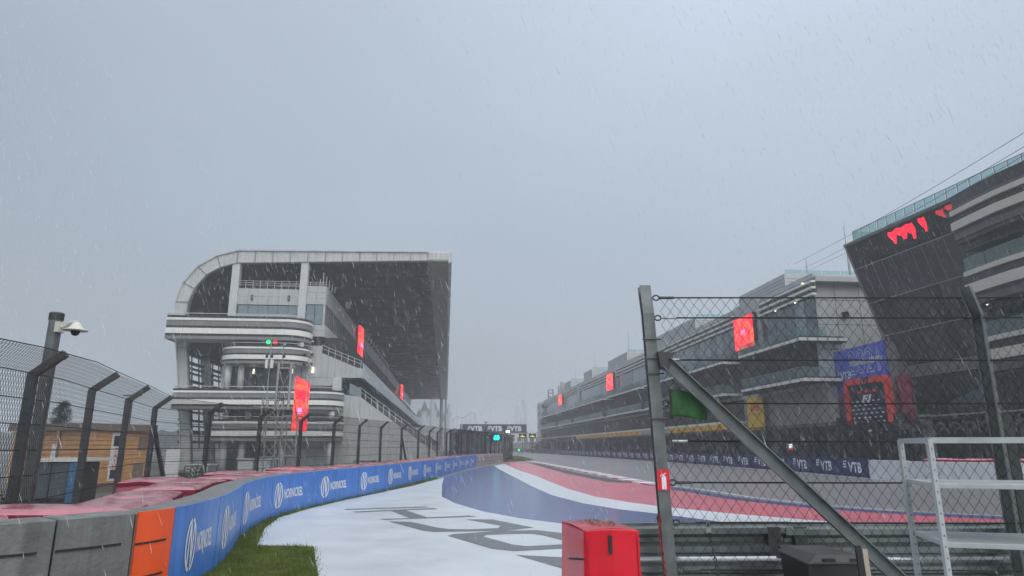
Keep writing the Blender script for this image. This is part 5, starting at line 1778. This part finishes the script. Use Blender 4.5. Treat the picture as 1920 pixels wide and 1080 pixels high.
# dome camera on the far fence
cc = thing('security_camera', 'small pale camera on a bracket below the podium', 'camera', (*fr(41.9, 66), 3.3))
x, y = fr(41.9, 66.0)
b = MB(); b.bar((x - .5, y, 2.9), (x + .2, y, 3.5), .22); b.part('body', b_white, cc)
b = MB(); b.bar((x, y + .1, 3.3), (x + .1, y + .5, 3.3), .08); b.part('bracket', galv_dark, cc)
b = MB(); b.bar((x + .15, y, 3.5), (x + .22, y, 4.4), .16); b.part('lamp', b_white, cc)
# second fence line with its posts, in front of the garages at the pit entry
PF2 = Path([fr(31.5, 60), fr(30.5, 44), fr(31, 34), fr(36, 30)])
catch_fence('debris_fence', 'dark mesh fence before the podium building above the white wall', PF2, [1 + 3.6 * k_ for k_ in range(9)], 3.4, 3.1, .2, [(0, 3.3), (0, 2.6), (0, 1.9), (0, 1.3)], fence_far, .10, lambda x, y: 0.0, galv_dark)
# overhead cables from the tower roof
for k_, (a, c) in enumerate((((48.5, 86, 26.9), (33.0, 23, 20.0)), ((49.9, 86, 26.3), (33.4, 23, 19.5)), ((50.8, 86, 26.1), (33.4, 23, 19.0)))):
    A_ = Vector((*fr(a[0], a[1]), a[2])); B2 = Vector((*fr(c[0], c[1]), c[2]))
    pts = [A_.lerp(B2, i / 12) - Vector((0, 0, .5 * math.sin(math.pi * i / 12))) for i in range(13)]
    b = MB(); b.tube(pts, .022, 4)
    b.top('overhead_cable', galv_dark, ('highest' if k_ == 0 else 'middle' if k_ == 1 else 'lowest') + ' thin cable strung above the tower roof', 'cable', 'cables above the tower')

# ------------------------------------------------------------------ gantry over the straight
gt = thing('gantry', 'navy sponsor gantry spanning the straight', 'gantry', (15, 215, 0), 's')
pbox(gt, 'beam', 5.1, 25.3, 215, 216.2, 6.05, 8.75, mat('gantry_board', (.022, .024, .06), .5))
for x in (4.6, 25.4): pbox(gt, 'leg', x - .3, x + .3, 215.2, 216, 0, 8.8, b_grey)
for xc in (9.0, 15.4, 21.6):
    b = MB(); addgeo(b, textgeo('VTB', 2.0, .05), lambda x, z: (xc + x + .5, 214.95, 7.3 + z)); addgeo(b, shift(vtbmark(), -1.9, .35, 1.3), lambda x, z: (xc + x, 214.95, 7.3 + z)); b.part('lettering', vtb_print, gt)
pbox(gt, 'signal_panel', 15.2, 18.4, 214.6, 214.9, 4.9, 5.6, b_dark)
for x in (16.0, 17.6): b = MB(); b.bar((x, 215, 5.6), (x, 215, 6.1), .15); b.part('hanger', b_grey, gt)
# light panels near the end of the screen fence and beyond
def board_light(name, label, t, s, z, w, h, m_, grp=None, txt=None):
    r_ = thing(name, label, 'light panel', (t, s, 0), 's', grp)
    pbox(r_, 'case', t - w / 2 - .12, t + w / 2 + .12, s + .01, s + .25, z - h / 2 - .12, z + h / 2 + .12, b_dark)
    pbox(r_, 'post', t - .06, t + .06, s + .26, s + .38, 0, z, galv_dark)
    if txt:
        b = MB(); addgeo(b, textgeo(txt, h * 1.15, .03), lambda x, y_: (t + x * .9, s - .012, z + y_)); b.part('lettering', m_, r_)
        pbox(r_, 'halo_frame', t - w / 2, t + w / 2, s - .002, s + .008, z - h / 2, z + h / 2, mat('lamp_panel_dark', (0, .02, .02), .4, emit=(0, .28, .26), estr=1.0))
    else:
        pbox(r_, 'panel', t - w / 2, t + w / 2, s - .01, s + .008, z - h / 2, z + h / 2, m_)


board_light('speed_panel', 'lit cyan panel with digits 60 in front of the dark screen fence', 5.62, 75.8, 2.70, .62, .62, led_cyan, None, '60')
board_light('marker_panel', 'small lit white panel beside the gantry', 11.1, 122, 4.4, .75, .40, led_white)
for t_, nm in ((18.6, 'lit yellow panel hanging below the gantry, nearer the screen fence'), (21.1, 'lit yellow panel hanging below the gantry, nearer the pit building')):
    board_light('flag_panel', nm, t_, 165, 4.3, 1.5, .9, mat('panel_black', (.02, .02, .015), .5), 'yellow panels under the gantry')
    b = MB()
    pts = [(-.55, -.22), (.5, -.28), (.55, -.05), (.1, .02), (.05, .28), (-.15, .28), (-.2, 0), (-.5, .0)]
    b.face([(t_ + p[0], 164.97, 4.3 + p[1]) for p in pts]); b.part('flag_sign', led_yel, bpy.data.objects[[o.name for o in C.objects if o.name.startswith('flag_panel')][-1]])
board_light('start_light', 'single small green lamp low on the straight', 17.2, 160, .95, .42, .42, led_green)
# thin poles with cameras by the screen fence
for (t_, s_, h, lb_) in ((5.0, 86, 4.7, 'slim dark pole with small cameras rising through the gantry sign'), (8.6, 100, 4.6, 'slim dark pole beside the cyan panel')):
    r_ = thing('camera_mast', lb_, 'pole', (t_, s_, 0), 's')
    b = MB(); b.tube([(t_, s_, 0), (t_, s_, h)], .05, 8); b.part('pole', galv_dark, r_)
    for k_ in (-1, 1):
        b = MB(); b.bar((t_, s_, h), (t_ + .22 * k_, s_, h + .12), .09); b.part('camera', galv_dark, r_)
# barrier blocks and rail far along the straight's left
b = MB(); b.prism_z([(-2.8, 135), (-2.3, 135), (-1.2, 390), (-1.7, 390)], 0, 1.0)
fw = b.top('far_barrier', conc_wall, 'distant low concrete barrier along the left of the straight', 'barrier', origin=(-2, 135, 0), frame='s')
PFL = Path([fr(-3.2, 100), fr(-3.4, 380)])
catch_fence('far_fence', 'distant catch fence in front of the grandstand seating', PFL, [1 + 6 * k_ for k_ in range(46)], 3.4, 3.0, .4, [(0, 3.0)], fence_far, .12, lambda x, y: 0.0, galv_dark)

# ------------------------------------------------------------------ far things in the rain
fwheel = thing('ferris_wheel', 'hazy ferris wheel far beyond the track', 'ferris wheel', (88.6, 800, 0), 's')
wc = (88.6, 800, 35.0); R_ = 23.0
wa = rad(70)                          # almost edge on
def wpt(a, r, o=0.0): return (wc[0] + r * math.cos(a) * math.cos(wa) - o * math.sin(wa), wc[1] + r * math.cos(a) * math.sin(wa) + o * math.cos(wa), wc[2] + r * math.sin(a))
for o_ in (-1.6, 1.6):
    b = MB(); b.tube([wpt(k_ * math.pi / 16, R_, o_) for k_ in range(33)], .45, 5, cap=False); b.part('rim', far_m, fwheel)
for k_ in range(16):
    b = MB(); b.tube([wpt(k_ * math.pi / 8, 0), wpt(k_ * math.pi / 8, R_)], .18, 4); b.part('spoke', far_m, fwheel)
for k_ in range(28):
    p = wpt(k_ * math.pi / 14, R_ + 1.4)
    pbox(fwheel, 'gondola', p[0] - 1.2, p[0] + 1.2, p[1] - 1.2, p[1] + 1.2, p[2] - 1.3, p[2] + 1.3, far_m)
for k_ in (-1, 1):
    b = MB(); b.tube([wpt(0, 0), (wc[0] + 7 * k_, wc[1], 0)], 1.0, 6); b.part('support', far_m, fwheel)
# castle with pointed towers
cs = thing('castle', 'hazy theme park castle with pointed towers beyond the grandstand', 'building', (-22, 640, 0), 's')
for (t_, h, r_) in ((-26, 27, 2.6), (-21, 33, 3.0), (-17, 29, 2.2), (-12, 34, 3.0), (-8, 28, 2.2), (-3, 24, 2.4), (1.5, 30, 2.6)):
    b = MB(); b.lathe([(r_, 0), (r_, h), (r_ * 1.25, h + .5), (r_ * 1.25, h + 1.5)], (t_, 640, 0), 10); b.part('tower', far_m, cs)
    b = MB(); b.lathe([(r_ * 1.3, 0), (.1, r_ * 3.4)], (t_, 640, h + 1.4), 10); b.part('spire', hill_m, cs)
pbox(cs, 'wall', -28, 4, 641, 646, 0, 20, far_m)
ct = thing('roller_coaster', 'hazy looping roller coaster track left of the gantry', 'roller coaster', (14, 520, 0), 's')
b = MB()
cpts = [(4, 520, 22), (8, 520, 25), (12, 520, 23.5), (15, 520, 25), (18.5, 520, 28), (22, 520, 26.5), (23, 520, 20), (22.5, 520, 12)]
cpts = [Vector(p) for p in cpts]
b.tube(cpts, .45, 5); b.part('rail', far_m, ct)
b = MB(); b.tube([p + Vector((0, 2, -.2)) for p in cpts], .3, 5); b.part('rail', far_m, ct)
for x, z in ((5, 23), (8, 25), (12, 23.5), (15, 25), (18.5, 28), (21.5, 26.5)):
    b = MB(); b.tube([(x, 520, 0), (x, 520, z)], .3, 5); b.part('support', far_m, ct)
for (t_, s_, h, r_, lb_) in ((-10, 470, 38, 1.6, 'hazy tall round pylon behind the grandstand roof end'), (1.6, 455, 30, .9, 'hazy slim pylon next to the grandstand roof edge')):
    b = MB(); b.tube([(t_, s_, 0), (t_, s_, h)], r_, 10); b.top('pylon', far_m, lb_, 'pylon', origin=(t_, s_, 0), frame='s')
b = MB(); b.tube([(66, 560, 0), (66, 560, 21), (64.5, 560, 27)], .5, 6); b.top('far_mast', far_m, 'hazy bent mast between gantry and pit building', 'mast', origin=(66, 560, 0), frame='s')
# a low far building under the gantry and a far tree line
fb = thing('far_building', 'hazy low white building seen under the gantry', 'building', (37, 420, 0), 's')
pbox(fb, 'wall', 26, 60, 420, 436, 0, 9.5, panel_l)
for k_ in range(8): pbox(fb, 'window', 28 + k_ * 4, 30.6 + k_ * 4, 419.85, 419.98, 5, 7.4, win_dark)
hb = MB()
rr_ = random.Random(11)
for (x0, x1, y, hmin, hmax) in ((-420, -90, 420, 9, 15), (-320, 40, 760, 14, 24), (-40, 420, 900, 10, 20)):
    n = 340
    for i in range(n):
        cx = x0 + (x1 - x0) * (i + rr_.random()) / n
        h = hmin + (hmax - hmin) * (.45 + .22 * math.sin(i * .05 + y) + .13 * math.sin(i * .21) + .2 * rr_.random())
        r_ = rr_.uniform(2.2, 4.2)
        hb.lathe([(r_, 0), (r_ * 1.1, h * .55), (r_ * rr_.uniform(.7, .9), h * .86), (r_ * .35, h)], (cx, y + rr_.uniform(-14, 14), -1.3), 7)
hb.top('far_woods', hill_m, 'dim tree line on the horizon', 'woods', kind='stuff')

# ------------------------------------------------------------------ yard at the left
ob = thing('orange_pavilion', 'orange timber clad pavilion with flat brown roof behind the left fence', 'building', (-29, 46, -1.25))
ca, cb_, cc_ = Vector((-35.0, 47.6, 0)), Vector((-28.1, 45.0, 0)), Vector((-26.4, 49.6, 0))
def clad(a, c, z0, z1, n, m_):
    dvec = (c - a).normalized(); nrm = Vector((dvec.y, -dvec.x, 0))
    for i in range(n):
        za, zb = z0 + (z1 - z0) * i / n, z0 + (z1 - z0) * (i + 1) / n
        b = MB(); A1, C1 = a + dvec * .02, c - dvec * .02
        b.hexa([(A1.x, A1.y, za + .012), (C1.x, C1.y, za + .012), (C1.x - nrm.x * .1, C1.y - nrm.y * .1, za + .012), (A1.x - nrm.x * .1, A1.y - nrm.y * .1, za + .012)],
               [(A1.x, A1.y, zb - .012), (C1.x, C1.y, zb - .012), (C1.x - nrm.x * .1, C1.y - nrm.y * .1, zb - .012), (A1.x - nrm.x * .1, A1.y - nrm.y * .1, zb - .012)])
        b.part('plank', m_, ob)
clad(ca, cb_, -.7, 2.75, 11, wood_or)
clad(cb_, cc_, -.7, 2.75, 11, wood_or)
b = MB(); q_ = [ca + Vector((.1, .2, 0)), cb_ + Vector((0, .2, 0)), cc_ + Vector((-.15, .1, 0)), cc_ + Vector((-8, 5, 0)), ca + Vector((2, 9, 0))]
b.prism_z([(p.x, p.y) for p in q_], -1.25, 2.7); b.part('core', roof_br, ob)
b = MB(); q_ = [ca + Vector((-.3, -.2, 0)), cb_ + Vector((.02, -.4, 0)), cc_ + Vector((.4, 0, 0)), cc_ + Vector((-8, 6, 0)), ca + Vector((1, 9.5, 0))]
b.prism_z([(p.x, p.y) for p in q_], 2.78, 3.25); b.part('roof', roof_br, ob)
dvec = (cc_ - cb_).normalized(); nrm = Vector((dvec.y, -dvec.x, 0))
def on_right(u0, u1, z0, z1, m_, name, out=.03):
    a, c = cb_ + dvec * u0 + nrm * out, cb_ + dvec * u1 + nrm * out
    b = MB(); b.hexa([(a.x, a.y, z0), (c.x, c.y, z0), (c.x - nrm.x * .03, c.y - nrm.y * .03, z0), (a.x - nrm.x * .03, a.y - nrm.y * .03, z0)], [(a.x, a.y, z1), (c.x, c.y, z1), (c.x - nrm.x * .03, c.y - nrm.y * .03, z1), (a.x - nrm.x * .03, a.y - nrm.y * .03, z1)])
    return b.part(name, m_, ob)
sg = on_right(1.75, 2.5, -.55, 2.65, white_print, 'sign')
on_right(1.9, 2.35, 1.75, 2.45, win_dark, 'window', .05); on_right(1.9, 2.35, -.4, .2, win_dark, 'window', .05)
on_right(3.9, 4.6, 1.5, 2.4, roof_br, 'window', .05); on_right(3.7, 4.5, -.3, .6, roof_br, 'window', .05)
for i, ch in enumerate('TAIH'):
    b = MB(); c0 = cb_ + dvec * 2.12 + nrm * .06; zc = 1.45 - i * .36
    addgeo(b, textgeo(ch, .42, .02), lambda x, z: (c0.x + dvec.x * x, c0.y + dvec.y * x, zc + z)); b.part('lettering', sign_red, sg)
d2 = (cb_ - ca).normalized(); n2_ = Vector((d2.y, -d2.x, 0))
for u in (4.05,):
    a, c = ca + d2 * u + n2_ * .03, ca + d2 * (u + .45) + n2_ * .03
    b = MB(); b.hexa([(a.x, a.y, .95), (c.x, c.y, .95), (c.x, c.y + .05, .95), (a.x, a.y + .05, .95)], [(a.x, a.y, 1.9), (c.x, c.y, 1.9), (c.x, c.y + .05, 1.9), (a.x, a.y + .05, 1.9)]); b.part('poster', white_print, ob)
b = MB(); p = ca + d2 * 4.7 + n2_ * .06; b.bar((p.x, p.y, .5), (p.x, p.y, 2.75), .1); b.part('down_pipe', roof_br, ob)
# glazed kiosk with blue side
kk = thing('glass_kiosk', 'dark glazed kiosk with a blue side panel in front of the orange pavilion', 'kiosk', (-24, 36, -1.2))
for i in range(2):
    pbox(kk, 'window_pane', -25.1 + i * .93, -24.22 + i * .93, 36.0, 36.08, -.9, .85, win_m)
    pbox(kk, 'mullion', -24.215 + i * .93, -24.175 + i * .93, 35.95, 36.1, -1.2, .95, b_dark)
pbox(kk, 'core', -25.15, -23.2, 36.1, 38.5, -1.2, .9, dark_in)
pbox(kk, 'roof_edge', -25.3, -22.6, 35.8, 38.6, .95, 1.12, b_white)
pbox(kk, 'side_panel', -23.2, -22.7, 35.9, 36.2, -1.1, .9, teal_m)
# conifer
tr = thing('conifer_tree', 'dark conifer behind the orange pavilion', 'tree', (-41.5, 62, -1.25))
b = MB(); b.tube([(-41.5, 62, -1.25), (-41.45, 62, 2.5), (-41.6, 62, 5.6)], .22, 8, .05); b.part('trunk', bark_m, tr)
b = MB(); rr_ = random.Random(9)
for lvl in range(22):
    z = 1.2 + lvl * .205; r_ = 1.75 * (1 - (z - 1.0) / 5.0) ** .8 + .1
    for k_ in range(8):
        a = rr_.uniform(0, 6.28); rl = r_ * rr_.uniform(.55, 1.2)
        tip = Vector((-41.5 + rl * math.cos(a), 62 + rl * math.sin(a), z + rl * .35))
        root_ = Vector((-41.5, 62, z))
        for m_ in range(42):
            f = rr_.uniform(.25, 1.0); p = root_.lerp(tip, f) + Vector([rr_.gauss(0, .10) for _ in range(3)])
            dv_ = Vector([rr_.gauss(0, 1) for _ in range(3)]) + (tip - root_).normalized() * .8 + Vector((0, 0, .5)); dv_.normalize(); dv_ *= rr_.uniform(.12, .26)
            sd_ = dv_.cross(Vector((rr_.random(), rr_.random(), rr_.random()))).normalized() * .028
            b.face([p - sd_, p + sd_, p + dv_])
b.part('crown', pine_m, tr)
# bushes along the foot of the fence
def bush(x, y, r_, h, label, seed):
    t_ = thing('bush', label, 'bush', (x, y, gz(x, y)), group='bushes in the yard')
    b = MB(); q = random.Random(seed)
    for _ in range(1500):
        a = q.uniform(0, 6.28); rr = r_ * math.sqrt(q.random()); zz = gz(x, y) + h * q.random() ** .8 * (1 - .5 * (rr / r_) ** 2)
        p = Vector((x + rr * math.cos(a), y + rr * math.sin(a), zz))
        dv_ = Vector([q.gauss(0, 1) for _ in range(3)]).normalized() * .11; sd_ = dv_.cross(Vector((0, .3, 1))).normalized() * .05
        b.face([p - sd_, p + dv_ * .4 - sd_ * 1.2, p + dv_, p + sd_])
    b.part('leaves', bush_m, t_)
    b = MB()
    for k_ in range(4): b.tube([(x, y, gz(x, y)), (x + q.uniform(-.3, .3) * r_, y + q.uniform(-.3, .3) * r_, gz(x, y) + h * .7)], .02, 4)
    st = b.part('stems', bark_m, t_); st['kind'] = 'stuff'
bush(-21.5, 27, 1.8, 1.7, 'broad green bush at the left edge behind the fence', 1)
bush(-19.2, 25.5, 1.3, 1.2, 'small green bush below the glass kiosk', 2)
bush(-19.5, 42, 1.2, 1.9, 'dark shrub beside the grandstand legs', 3)
bush(-17.3, 36, .8, 1.3, 'small shrub between pavilion and lattice mast', 4)
# lamp post, cabinets, signs in the yard
b = MB(); b.tube([(-42, 74, -1.25), (-42, 74, 7.3)], .1, 8); b.tube([(-43, 74, 7.25), (-41, 74, 7.25)], .08, 6)
b.top('lamp_post', galv_dark, 'thin grey lamp post behind the orange pavilion', 'lamp post', origin=(-42, 74, -1.25))
wsn = thing('notice_board', 'white upright notice board behind the fence brace', 'sign', (-13.6, 27.5, gz(-13.6, 27.5)))
pbox(wsn, 'board', -13.95, -13.4, 27.5, 27.56, -.2, 1.6, white_print); pbox(wsn, 'foot', -13.75, -13.6, 27.57, 27.65, -1.3, .2, galv_dark)
for (x, y, w_, h, lb_) in ((-19.6, 52, 2.6, 2.0, 'pale metal cabinet at the foot of the grandstand'), (-25.3, 55, 2.0, 1.5, 'pale container beside the grandstand legs'), (-12.2, 56, 1.6, 1.6, 'low grey cabinet right of the lattice mast')):
    cb2 = thing('service_cabinet', lb_, 'cabinet', (x, y, gz(x, y)), group='service cabinets')
    pbox(cb2, 'body', x - w_ / 2, x + w_ / 2, y, y + 1.2, gz(x, y), gz(x, y) + h, steel_mid)
    pbox(cb2, 'roof', x - w_ / 2 - .08, x + w_ / 2 + .08, y - .1, y + 1.3, gz(x, y) + h + .002, gz(x, y) + h + .1, panel_l)
    for k_ in range(2): pbox(cb2, 'door', x - w_ / 2 + .1 + k_ * w_ / 2, x - .1 + k_ * w_ / 2, y - .03, y - .003, gz(x, y) + .1, gz(x, y) + h - .1, panel_l)

# ------------------------------------------------------------------ rain and hazy air
rb = MB()
rr_ = random.Random(21)
def drop(p, ln, r_):
    fall = Vector((.36 + rr_.gauss(0, .06), .05, -1)).normalized()
    s1 = fall.cross(Vector((0, 1, 0))).normalized() * r_; s2 = Vector((0, 1, 0)) * r_
    n = len(rb.v)
    a, c, m_ = p - fall * ln * .5, p + fall * ln * .5, p + fall * ln * .18
    rb.v += [tuple(a), tuple(m_ + s1), tuple(m_ + s2), tuple(m_ - s1), tuple(m_ - s2), tuple(c)]
    for i in range(4):
        j = (i + 1) % 4
        rb.f += [(n, n + 1 + i, n + 1 + j), (n + 5, n + 1 + j, n + 1 + i)]
for _ in range(21000):
    y = 4.0 + 44 * rr_.random() ** .7
    x = rr_.uniform(-.86, .86) * (y + 1.5)
    z = rr_.uniform(0.05, 1.7 + .78 * (y + 1))
    drop(Vector((x, y, z)), (.055 + .15 * rr_.random() ** 1.6) * (.75 + y * .035), (.0010 + .0018 * rr_.random() ** 2) * (.85 + y * .055))
rain_m = bpy.data.materials.new('rain_water'); rain_m.use_nodes = True
N, L = rain_m.node_tree.nodes, rain_m.node_tree.links
pbs = N['Principled BSDF']; pbs.inputs['Base Color'].default_value = (.75, .8, .85, 1); pbs.inputs['Roughness'].default_value = .15
trs = N.new('ShaderNodeBsdfTransparent'); mxs = N.new('ShaderNodeMixShader'); mxs.inputs[0].default_value = .65
L.new(trs.outputs[0], mxs.inputs[1]); L.new(pbs.outputs[0], mxs.inputs[2]); L.new(mxs.outputs[0], N['Material Output'].inputs['Surface'])
ro = rb.top('rain', rain_m, 'falling raindrops in the air over the track', 'rain', kind='stuff')

hz_ = MB(); hz_.box(-905, 905, -125, 1505, -2.6, 68)
ho = hz_.top('haze', rain_m, 'rain haze filling the air', 'haze', kind='stuff')
ho.data.materials.clear()
hm = bpy.data.materials.new('haze_air'); hm.use_nodes = True
N, L = hm.node_tree.nodes, hm.node_tree.links
N.clear()
ou = N.new('ShaderNodeOutputMaterial'); vo = N.new('ShaderNodeVolumePrincipled')
vo.inputs['Color'].default_value = (.92, .96, 1.0, 1)
vo.inputs['Density'].default_value = 0.0013
vo.inputs['Anisotropy'].default_value = 0.1
L.new(vo.outputs[0], ou.inputs['Volume'])
ho.data.materials.append(hm)
